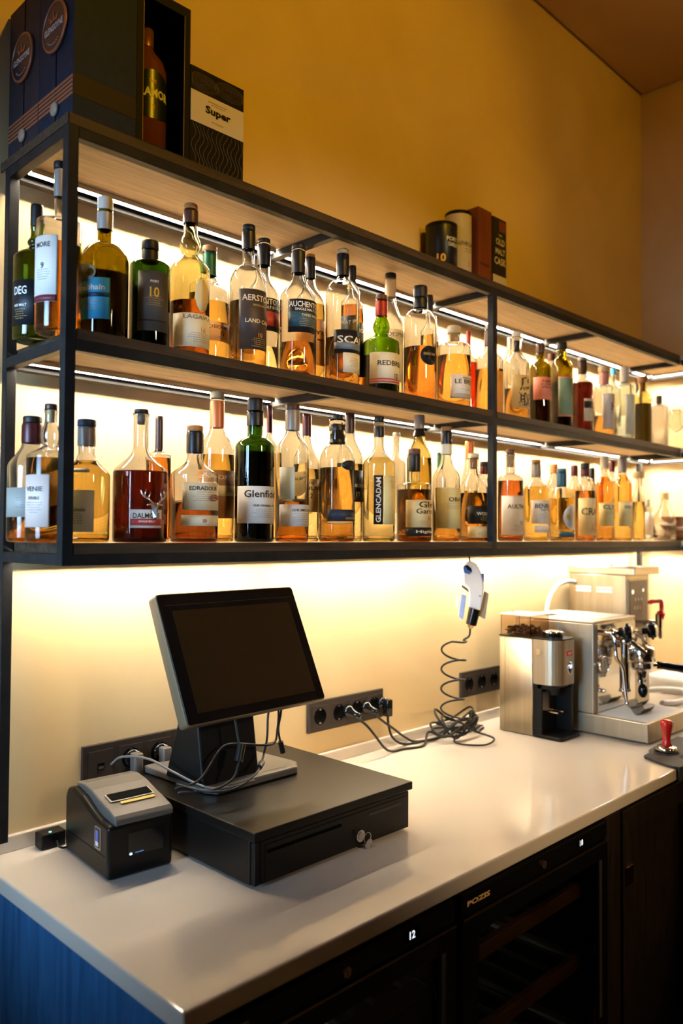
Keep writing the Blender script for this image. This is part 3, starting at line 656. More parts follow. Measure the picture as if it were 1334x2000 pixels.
# ------------------------------------------------------------------ white things on the side worktop
hz = MB().tube(spline([(2.36, -.20, .925), (2.44, -.25, .93), (2.50, -.32, .925), (2.44, -.37, .915), (2.35, -.36, .912), (2.28, -.33, .912)], 8), .011, 12).build('white_hose', MATS['white_hose'], None)
tag(hz, 'thick white hose curled on the side worktop behind the drip tray', 'hose')
tb = thing('white_tray', 'white plastic tray standing on the side worktop at the right edge', 'tray', (2.66, -.33, CT))
MB().rbox(-.12, .13, -.22, .17, .0005, .006, .03).build('bottom', whitep, tb)
b = MB()
for r0, r1 in ((.0, .004),):
    o_ = []; i_ = []
    for cx_, cy_, q in ((.10, .14, 0), (-.09, .14, 1), (-.09, -.19, 2), (.10, -.19, 3)):
        for k in range(6):
            t = (q+k/5)*PI/2; o_.append((cx_+.036*math.cos(t), cy_+.036*math.sin(t))); i_.append((cx_+.031*math.cos(t), cy_+.031*math.sin(t)))
    n = len(o_); vs = [(x, y, .006) for x, y in o_]+[(x*1.03, y*1.03, .062) for x, y in o_]+[(x*1.03, y*1.03, .062) for x, y in i_]+[(x, y, .006) for x, y in i_]
    b.add(vs, [(i+n*k, (i+1) % n+n*k, (i+1) % n+n*(k+1), i+n*(k+1)) for k in range(3) for i in range(n)], True)
b.build('rim', whitep, tb)

# ------------------------------------------------------------------ tamper and mat
tm = thing('tamping_mat', 'dark rubber corner tamping mat lapping over the front edge of the worktop', 'mat', (1.60, -.60, CT+.0003))
mp = [(-.035, .012), (-.022, .020), (.02, .022), (.045, .035), (.09, .040), (.26, .040), (.26, -.092), (-.068, -.092), (-.072, -.08), (-.055, -.03)]
mb_ = MB().prism([(x, y) for x, y in reversed(mp)], 0, .007).build('mat_top', rubber, tm, bevel=.002)
MB().box(-.068, .26, -.0985, -.0922, -.032, .007).build('mat_lip', rubber, tm, bevel=.002)
MB().lathe([(.034, .0072), (.034, .0095), (.031, .0095), (.031, .0074), (0, .0074)], 32, Matrix.Translation((.055, -.012, 0))).build('tamper_seat', rubber, tm)
MB().lathe([(.020, .0072), (.020, .0095), (.017, .0095), (.017, .0074), (0, .0074)], 28, Matrix.Translation((.045, -.074, 0))).build('spout_rest', rubber, tm)
tp = thing('tamper', 'espresso tamper with a red lacquered handle and steel foot on the rubber mat', 'tamper', (1.655, -.612, CT+.0103-.0025))
MB().lathe([(0, .0), (.029, .0), (.029, .012), (.026, .016), (.014, .019), (0, .019)], 36).build('steel_foot', chrome, tp)
MB().lathe([(0, .0192), (.0155, .0192), (.013, .026), (.0105, .034), (.0115, .05), (.0140, .062), (.0165, .072), (.0175, .08), (.016, .087), (.010, .0915), (0, .092)], 32).build('handle', red_m, tp)

# ------------------------------------------------------------------ boxes and tins on top of the shelf
TZ = 2.2402
navy = noise_color(mat('navy_card', (.02, .03, .06), .55, spec=.15), 60, (.009, .016, .032), (.014, .023, .042))
plum = noise_color(mat('plum_grey_card', (.05, .045, .055), .55, spec=.15), 60, (.026, .022, .027), (.034, .029, .036))
blackc = mat('black_card', (.005, .004, .004), .5, spec=.15)
copper = mat('copper_print', (.36, .13, .06), .4, .3)
badge_n = mat('badge_navy', (.008, .014, .03), .3)
silvtx = mat('silver_print', (.6, .62, .65), .35, .3)
def gift_box(y0, y1, card, desc):
    g = thing('gift_box', desc, 'gift box', (.012, y0, TZ), group=None)
    Dp = y1-y0; Hh = .30
    MB().box(0, .124, 0, Dp, 0, Hh).build('box', card, g, bevel=.001)
    MB().box(-.0006, -.0001, Dp*.47, Dp*.47+.003, 0, Hh).build('door_gap', slotd, g)
    b = MB()
    for k in range(5): b.box(-.0008, -.0002, .001, Dp-.001, .040+k*.0075, .0448+k*.0075)
    b.build('copper_stripes', copper, g)
    MX = Matrix.Translation((-.0006, Dp*.49, .185)) @ Matrix.Rotation(-PI/2, 4, 'Y')
    o = MB().lathe([(0, 0), (.046, 0), (.046, .005), (.042, .006), (.042, .0045), (0, .0045)], 40, MX).build('badge', copper, g)
    MB().lathe([(0, .0047), (.0415, .0047)], 36, MX).build('badge_face', badge_n, o)
    MT = Matrix.Translation((-.0056, Dp*.49, .183)) @ Matrix.Rotation(-PI/2, 4, 'Z')
    flat_text('GLENGOYNE', .0125, silvtx, o, MT, fit=.072, bold=.03)
    b = MB()       # emblem: spread wings above the lettering, arc below
    for s in (-1, 1): b.add([MT @ Vector(v) for v in ((0, -.0004, .012), (s*.020, -.0004, .024), (s*.012, -.0004, .010))], [(0, 1, 2)])
    b.add([MT @ Vector(v) for v in ((-.004, -.0004, .012), (0, -.0004, .034), (.004, -.0004, .012))], [(0, 1, 2)])
    b.build('emblem', copper, o)
    b = MB()
    for k in range(8): t = -PI*.75+k*PI*.5/8; b.box(.030*math.cos(t)-.0018, .030*math.cos(t)+.0018, -.0006, -.0002, .030*math.sin(t)-.0006, .030*math.sin(t)+.0006, MT)
    b.build('print_marks', silvtx, o)
    MB().lathe([(0, 0), (.0125, 0), (.0125, .004), (.010, .006), (0, .006)], 28, Matrix.Translation((-.0006, Dp*.47, .034)) @ Matrix.Rotation(-PI/2, 4, 'Y')).build('clasp', mat('clasp_tan', (.35, .26, .18), .35), g)
    return g
ga_ = gift_box(-.275, -.141, navy, 'navy blue gift box with a round badge at the front left corner atop the shelf')
MB().box(.001, .123, -.0007, -.0002, .040, .078).build('front_band', mat('dark_copper_print', (.022, .012, .008), .5, spec=.2), ga_)
gift_box(-.1405, -.0065, plum, 'plum grey whisky gift box with a round badge, standing behind the navy one')
# open window box with a bottle inside
wb = thing('window_box', 'black gift box with a window front showing a bottle, right of the navy box', 'gift box', (.139, -.270, TZ))
b = MB().box(0, .004, 0, .13, 0, .305).box(.113, .117, 0, .13, 0, .305).box(.004, .113, .126, .13, 0, .305).box(.004, .113, 0, .126, 0, .004).box(.004, .113, 0, .126, .301, .305)
b.box(.004, .014, 0, .003, .004, .301).box(.103, .113, 0, .003, .004, .301).box(.014, .103, 0, .003, .004, .010).box(.014, .103, 0, .003, .286, .301)
b.build('box', blackc, wb)
b = MB().box(.0128, .014, -.0005, -.0001, .01, .286).box(.103, .1042, -.0005, -.0001, .01, .286)
b.build('gold_edge', mat('gold_edge', (.20, .13, .06), .4, .4), wb)
# tall "Super" carton
sc = thing('carton', 'black patterned carton with a white band atop the shelf, right of the window box', 'carton', (.2575, -.270, TZ))
MB().box(0, .131, 0, .10, 0, .199).build('box', blackc, sc, bevel=.0006)
MB().box(.0005, .1305, -.0006, -.0001, .089, .151).build('band', mat('ivory_print', (.62, .56, .44), .5), sc)
flat_text('Super', .020, blackc, sc, Matrix.Translation((.066, -.0008, .121)), fit=.062, bold=.035)
b = MB()
for k in range(11): b.box(.042+k*.0042, .0452+k*.0042, -.0012, -.0008, .1395, .1412)
for k in range(8): b.box(.050+k*.0042, .0532+k*.0042, -.0012, -.0008, .1352, .1365)
for k in range(7): b.box(.051+k*.0042, .0542+k*.0042, -.0012, -.0008, .1005, .1025)
b.build('small_print', mat('gold_small', (.45, .32, .12), .5), sc)
rs = random.Random(5); b = MB()
def wavy(x0, z0, z1, amp, ph, n=16): return [(x0+amp*math.sin(ph+5*k/n*2), -.0004, z0+(z1-z0)*k/n) for k in range(n+1)]
for k in range(13):
    b.tube([(min(.128, max(.003, p[0])), p[1], p[2]) for p in wavy(.008+k*.0097, .004, .086, .004+.002*rs.random(), k*.5)], .0004, 4)
b.build('line_pattern', mat('gold_line', (.16, .11, .06), .4, .5), sc)
b = MB()
for k in range(9):
    rr = .004+.0035*k
    for cx_, cz_ in ((.030, .172), (.095, .176)):
        P = []
        for q in range(21):
            t = q*2*PI/20; x, z = cx_+rr*1.2*math.cos(t), cz_+rr*.55*math.sin(t)
            P.append((min(.128, max(.003, x)), -.0004, min(.196, max(.1535, z))))
        b.tube(P, .0004, 4, False)
b.build('ring_pattern', MATS['gold_line'], sc)
# tins
def tin(name, x, y, r, h, m, desc, cat='tin'):
    t = thing(name, desc, cat, (x, y, TZ))
    MB().lathe([(0, 0), (r, 0), (r, h-.012)], 48).build('tube', m, t)
    MB().lathe([(r+.0006, h-.0118), (r+.0006, h-.002), (r-.002, h), (0, h)], 48).build('lid', blackp, t)
    return t
def wrap_text(b, s, h, R, zc_, a_c, off=.0006, fit=None, bold=.0, vertical=False, fitmax=None):
    vs, fs = text_mesh(s, h, bold, fit)
    if not vs: return
    if fitmax:
        wd = max(x for x, z in vs)-min(x for x, z in vs)
        if wd > fitmax: vs = [(x*fitmax/wd, z) for x, z in vs]
    if vertical: vs = [(-z, x) for x, z in vs]
    out = []
    for x, z in vs:
        a = a_c+x/R; out.append(((R+off)*math.sin(a), -(R+off)*math.cos(a), zc_+z))
    b.add(out, fs)
ivory_c = mat('ivory_card', (.62, .56, .42), .5)
yel_t = mat('yellow_print', (.75, .45, .06), .5); wht_t = mat('white_print', (.7, .7, .66), .5); blk_t = mat('black_print', (.02, .018, .015), .5)
t1 = tin('round_tin', 1.324, -.060, .0489, .232, mat('black_tin', (.010, .012, .015), .35), 'black round tin with a yellow 10, shortest of the row on top of the shelf')
b = MB(); wrap_text(b, '10', .026, .0489, .118, math.radians(-52), bold=.03); b.build('lettering', yel_t, t1)
b = MB(); wrap_text(b, 'PORT', .013, .0489, .178, math.radians(-8), bold=.03); wrap_text(b, 'CHARLOTTE', .013, .0489, .161, math.radians(2), bold=.03, fitmax=.05); b.build('lettering', wht_t, t1)
t2 = tin('round_tin', 1.417, -.055, .0420, .297, ivory_c, 'cream round tin with a black lid between the black tin and the brown box')
b = MB(); wrap_text(b, 'LAPHROAIG', .015, .042, .190, math.radians(-12), fitmax=.075); b.build('lettering', blk_t, t2)
b = MB()
for k in range(8): b_a = math.radians(-20+5*k); b.box(-.0016, .0016, -.0426, -.0422, .172, .175, Matrix.Rotation(b_a, 4, 'Z')); b.box(-.0016, .0016, -.0426, -.0422, .164, .1665, Matrix.Rotation(b_a, 4, 'Z'))
wrap_text(b, 'E', .016, .042, .128, math.radians(0)); b.build('small_print', MATS['gold_small'], t2)
bx = thing('wooden_box', 'reddish brown wooden bottle box on top of the shelf', 'box', (1.4625, -.10, TZ))
MB().box(0, .074, 0, .09, 0, .325).build('box', noise_color(mat('red_brown_wood', (.22, .06, .02), .4), 6, (.15, .035, .012), (.21, .055, .018), (10, 10, 1)), bx, bevel=.001)
b = MB()
P = [(.037+.008*math.cos(t*PI/12), -.0006, .172+.010*math.sin(t*PI/12)) for t in range(25)]; b.tube(P, .0008, 5, False)
b.build('emblem', mat('red_emblem', (.4, .05, .02), .5), bx)
flat_text('HIGHLAND', .010, blk_t, bx, Matrix.Translation((.037, -.0003, .145)), fit=.05)
bo = thing('carton', 'black carton with cream lettering and cream foot, right of the reddish wooden box', 'carton', (1.543, -.10, TZ))
MB().box(0, .078, 0, .082, 0, .318).build('box', mat('green_black_card', (.008, .012, .010), .4), bo, bevel=.0006)
for s, z, h_, f_ in (('THE', .262, .006, .018), ('OLD', .240, .022, .050), ('MALT', .208, .020, .055), ('CASK', .176, .024, .066)): flat_text(s, h_, mat('cream_print', (.7, .62, .45), .5), bo, Matrix.Translation((.042, -.0003, z)), fit=f_, bold=.02)
MB().box(.0005, .0775, -.0006, -.0002, .002, .128).build('foot_band', ivory_c, bo)
MB().box(.035, .074, -.0006, -.0002, .275, .310).build('red_patch', mat('dark_red_print', (.18, .04, .02), .5), bo)

# ------------------------------------------------------------------ bottles
def glass(name, col, rough=.0, ior=1.45):
    m = mat(name, col, rough, trans=1, ior=ior); return m
GL = {'clear': glass('clear_glass', (.97, .98, .97)), 'green': glass('green_glass', (.10, .20, .03)), 'dkgreen': glass('dark_green_glass', (.22, .32, .03)),
      'brightgreen': glass('bright_green_glass', (.32, .50, .02)), 'olive': glass('olive_glass', (.38, .31, .02)), 'paleyellow': glass('straw_glass', (.92, .86, .52)),
      'bluetint': glass('aqua_glass', (.85, .95, .93)), 'milky': glass('frosted_glass', (.93, .94, .90), .35)}
LQ = {'amber': (.84, .43, .075), 'gold': (.88, .60, .15), 'yellow': (.92, .77, .36), 'orange': (.90, .34, .03), 'redamber': (.74, .28, .04), 'redbrown': (.42, .12, .02),
      'darkred': (.06, .006, .003), 'redliq': (.70, .05, .01), 'olive': (.45, .45, .10), 'darkolive': (.03, .024, .006), 'darkgreen': (.03, .05, .01), 'darkbrown': (.05, .018, .008), 'black': (.02, .025, .012)}
LQM = {k: glass('whisky_'+k, v, 0, 1.22) for k, v in LQ.items()}
hexm = dict(blackcap='1a1613', blackfoil='1e1a18', brownfoil='4a3228', browncap='5c3524', cork='a8733f', lightcork='cfae7c', browncork='8a5a34', greyfoil='8c8278', silver='9a958f',
    greenfoil='1d5a3a', redfoil='a8302a', maroonfoil='4a1418', orangefoil='cf7440', pinkfoil='c98a80', beigecap='cdb890', beigefoil='cbb994', navycap='1d2c40', tealcap='2b6f80', bluefoil='1f4f66',
    clearcap='b8b2a6', blacklab='15171a', whitelab='e4ddd2', creamlab='ddd2b4', greylab='4c4a48', greylab2='a8a49a', cyanlab='3fa3cf', silverlab='98a0a4', tanlab='dcc48c', peachlab='e2b078',
    dkbrownlab='3e3431', redlab='b8403a', bluelab='2f5566', slatelab='6e7c88', orangelab='dd9a4c', pinklab='e08a74', sagelab='78947c', mistlab='cfd6c8', pinkwhitelab='e6cdbf', brownlab='8a5a26',
    greywhitelab='cfccc8', navylab='1f2a3c', goldlab='caa868', paleyellowlab='e8d898', maroon='6a2230', navy='1c4a70', white='ece6dc', black='1c1814', greyink='77706a', redink='8a4a30', orangeink='d88a40',
    creamink='dccaa4', goldink='b8954a', gold='d8a838', maroonink='6a3038', brownink='4a3418')
def bm_(k):
    metal = 'foil' in k or k == 'silver'
    return mat('print_'+k if k.endswith('lab') or k.endswith('ink') else 'cap_'+k, lin(hexm[k])[:3], .38 if metal else .5, .15 if metal else 0)
def interp(P, z):
    """radius of polyline P [(r,z)] at height z"""
    for (r0, z0), (r1, z1) in zip(P, P[1:]):
        if z0 <= z <= z1 and z1 > z0: return r0+(r1-r0)*(z-z0)/(z1-z0)
    return P[-1][0]
def bottle_profile(R, zs, zn, rn, H, style):
    P = [(R*.90, .0006), (R*.975, .003), (R, .009)]
    if zn <= zs+.004: zn = zs+.012
    n = 12
    for k in range(n+1):
        t = k/n
        if style == 'dome': r = rn+(R-rn)*math.sqrt(max(0, 1-(t)**2))*(1-.25*t*t) if t < .93 else rn+(R-rn)*.24*(1-t)/.07*.9; z = zs+(zn-zs)*t
        elif style == 'flat': a = t*PI/2; r = rn+(R-rn)*math.cos(a)**.8 if t < 1 else rn; z = zs+(zn-zs)*math.sin(a)
        else: r = R+(rn*1.15-R)*(3*t*t-2*t**3); z = zs+(zn-zs)*t
        P.append((max(r, rn), z))
    if style == 'bulb':
        zb = min(H-.03, zn+.035)
        P = [p for p in P if p[1] < zn-.004]
        for k in range(7):
            t = k/6; P.append((rn*(1.12+.42*math.sin(t*PI)), zn-.002+(zb-zn+.002)*t))
        P.append((rn, zb+.006)); zl = zb+.006
    else: P.append((rn, zn+.006)); zl = zn+.006
    top = H-.006
    if top > zl+.01: P += [(rn*.98, top-.008)]
    P += [(rn*1.08, top-.006), (rn*1.08, top)]
    Q = [P[0]]
    for p in P[1:]:
        if p[1] > Q[-1][1]+1e-5: Q.append(p)
    return Q
RNG = random.Random(11)
def make_bottle(spec):
    name, X, Y, Z, R, H, zs, zn, rn, style, gk, lk, zl, caps, labels, desc, sq, rot = spec
    t = thing(name, desc, 'bottle', (X, Y, Z), group='bottles on the %s shelf' % ('upper' if Z > 1.7 else 'lower'))
    if sq: t.rotation_euler = (0, 0, math.radians(8))
    seg = 48 if X < 1.3 else 32
    captop = min([c[0] for c in caps if c[4] in ('stopper', 'capsule')] or [H-.02]) if 0 else None
    stop_z0 = max(c[0] for c in caps); 
    full = [c for c in caps if c[1]-c[0] > .0]
    outer = bottle_profile(R, zs, zn, rn, max(stop_z0+.008, zn+.012), style)
    wall = .0028
    inner = [(max(r-wall, .003), z) for r, z in outer if z > .012]
    base = [(0, .009), (R*.5, .007), (R-wall-.003, .0085)]
    inner = base+inner
    inner[-1] = (max(outer[-1][0]-wall, .003), outer[-1][1])
    loop = [(0, .0035), (R*.7, .0022)]+outer+list(reversed(inner))
    MB().lathe(loop, seg, sq=sq).build('glass_body', GL[gk], t)
    if lk and zl > .01:
        zl = min(zl, outer[-2][1]-.004)
        L = [(0, .0088), (R*.5, .0068), (R-wall-.0029, .0083)]+[(max(r-wall+.0004, .0032), z) for r, z in outer if .012 < z < zl-.001]
        L += [(interp(outer, zl)-wall+.0004, zl), (0, zl)]
        MB().lathe(L, seg, sq=sq).build('whisky', LQM[lk], t)
    for (z0, z1, r, m, nm) in caps:
        hgt = z1-z0
        if nm in ('stopper', 'ring'):
            MB().lathe([(0, z0), (r*.96, z0), (r, z0+hgt*.12), (r, z1-hgt*.15), (r*.94, z1), (0, z1)], 28).build(nm, bm_(m), t)
        elif nm == 'cork':
            MB().lathe([(0, z0), (r*.72, z0), (r*.80, z1), (0, z1)], 24).build(nm, bm_(m), t)
        elif nm == 'collar':
            MB().lathe([(r*1.22, z0), (r*1.15, z0+hgt*.1), (r*.8, z1)], 28).build(nm, bm_(m), t)
        else:
            topped = z1 >= H-.002
            ro = max(r, rn*1.10)
            pr_ = [(max(ro*.97, rn*1.09), z0), (ro, z0+hgt*.15), (ro, z1-hgt*.12), (ro*.93, z1)]
            if topped: pr_.append((0, z1))
            MB().lathe(pr_, 28).build(nm, bm_(m), t)
    def Rz(z): return interp(outer, z)
    for li, (a0, a1, zb, zt, col, shp, texts, bands) in enumerate(labels):
        a0, a1 = math.radians(a0), math.radians(a1); a1 = min(a1, a0+math.radians(200)); ac = (a0+a1)/2
        zt = min(zt, zs+.004) if shp == 'rect' else zt
        zb = max(zb, .006)
        def patch(za, zb_, A0, A1, off, nm, m, par):
            b = MB(); nx, nz = 20, (1 if shp == 'rect' else 10)
            vs = []; fs = []
            if shp == 'oval':
                zc_, hz_ = (za+zb_)/2, (zb_-za)/2; ca, ha = (A0+A1)/2, (A1-A0)/2
                r_ = Rz(zc_)+off
                vs.append((r_*math.sin(ca), -r_*math.cos(ca), zc_))
                for k in range(28):
                    q = 2*PI*k/28; a = ca+ha*math.cos(q); z = zc_+hz_*math.sin(q); r_ = Rz(z)+off
                    vs.append((r_*math.sin(a), -r_*math.cos(a), z))
                fs = [(0, k+1, (k+1) % 28+1) for k in range(28)]
            else:
                for i in range(nx+1):
                    a = A0+(A1-A0)*i/nx
                    for z in (za, zb_): r_ = Rz(z)+off; vs.append((r_*math.sin(a), -r_*math.cos(a), z))
                fs = [(2*i, 2*i+2, 2*i+3, 2*i+1) for i in range(nx)]
            b.add(vs, fs, True)
            o = b.build(nm, m, par)
            md = o.modifiers.new('thickness', 'SOLIDIFY'); md.thickness = .00012; md.offset = 0
            return o
        lo = patch(zb, zt, a0, a1, .0004+.0003*li, 'label', bm_(col), t)
        for (ba, bb_, bc) in bands:
            patch(max(ba, zb+.0003), min(bb_, zt-.0003), a0+.02, a1-.02, .0007+.0003*li, 'label_band', bm_(bc), lo)
        groups = {}
        Wd = (a1-a0)*R
        for (s, z, h_, cc, wf) in texts:
            b = groups.setdefault(cc, MB())
            if wf == -1: wrap_text(b, s, .0125, R, (zb+zt)/2, ac, .0011+.0003*li, fit=(zt-zb)*.92, bold=.02, vertical=True)
            elif wf < 0: wrap_text(b, s, h_, R, z, ac+wf*(a1-a0), .0011+.0003*li, bold=.01)
            else: wrap_text(b, s, h_, R, z, ac, .0011+.0003*li, fitmax=Wd*wf, fit=(Wd*wf if len(s) > 3 and h_ > .006 else None), bold=.015)
        for cc, b in groups.items():
            if b.v: b.build('lettering', bm_(cc), lo)
        # rows of fine print under the lettering
        if shp == 'rect' and zt-zb > .02 and (a1-a0) > .6 and col not in ('mistlab',) and not any(x_[4] == -1 for x_ in texts):
            lowest = min([x_[1] for x_ in texts] or [zt-.006])-.008
            b = MB(); z = lowest; n = 0; limit = max(zb+.004, max([bb2[1] for bb2 in bands if bb2[1] < lowest+.002] or [zb])+.003)
            while z > limit and n < 5:
                wline = Wd*RNG.uniform(.3, .55); x = -wline/2
                while x < wline/2:
                    l = RNG.uniform(.0015, .005); A0, A1 = ac+x/R, ac+min(x+l, wline/2)/R
                    r_ = Rz(z)+.0011+.0003*li
                    b.add([(r_*math.sin(A0), -r_*math.cos(A0), z), (r_*math.sin(A1), -r_*math.cos(A1), z), (r_*math.sin(A1), -r_*math.cos(A1), z+.0009), (r_*math.sin(A0), -r_*math.cos(A0), z+.0009)], [(0, 1, 2, 3)])
                    x += l+.0014
                z -= .0042; n += 1
            if b.v: b.build('fine_print', bm_('greyink' if hexm[col] > '8' else 'goldink'), lo)
    return t

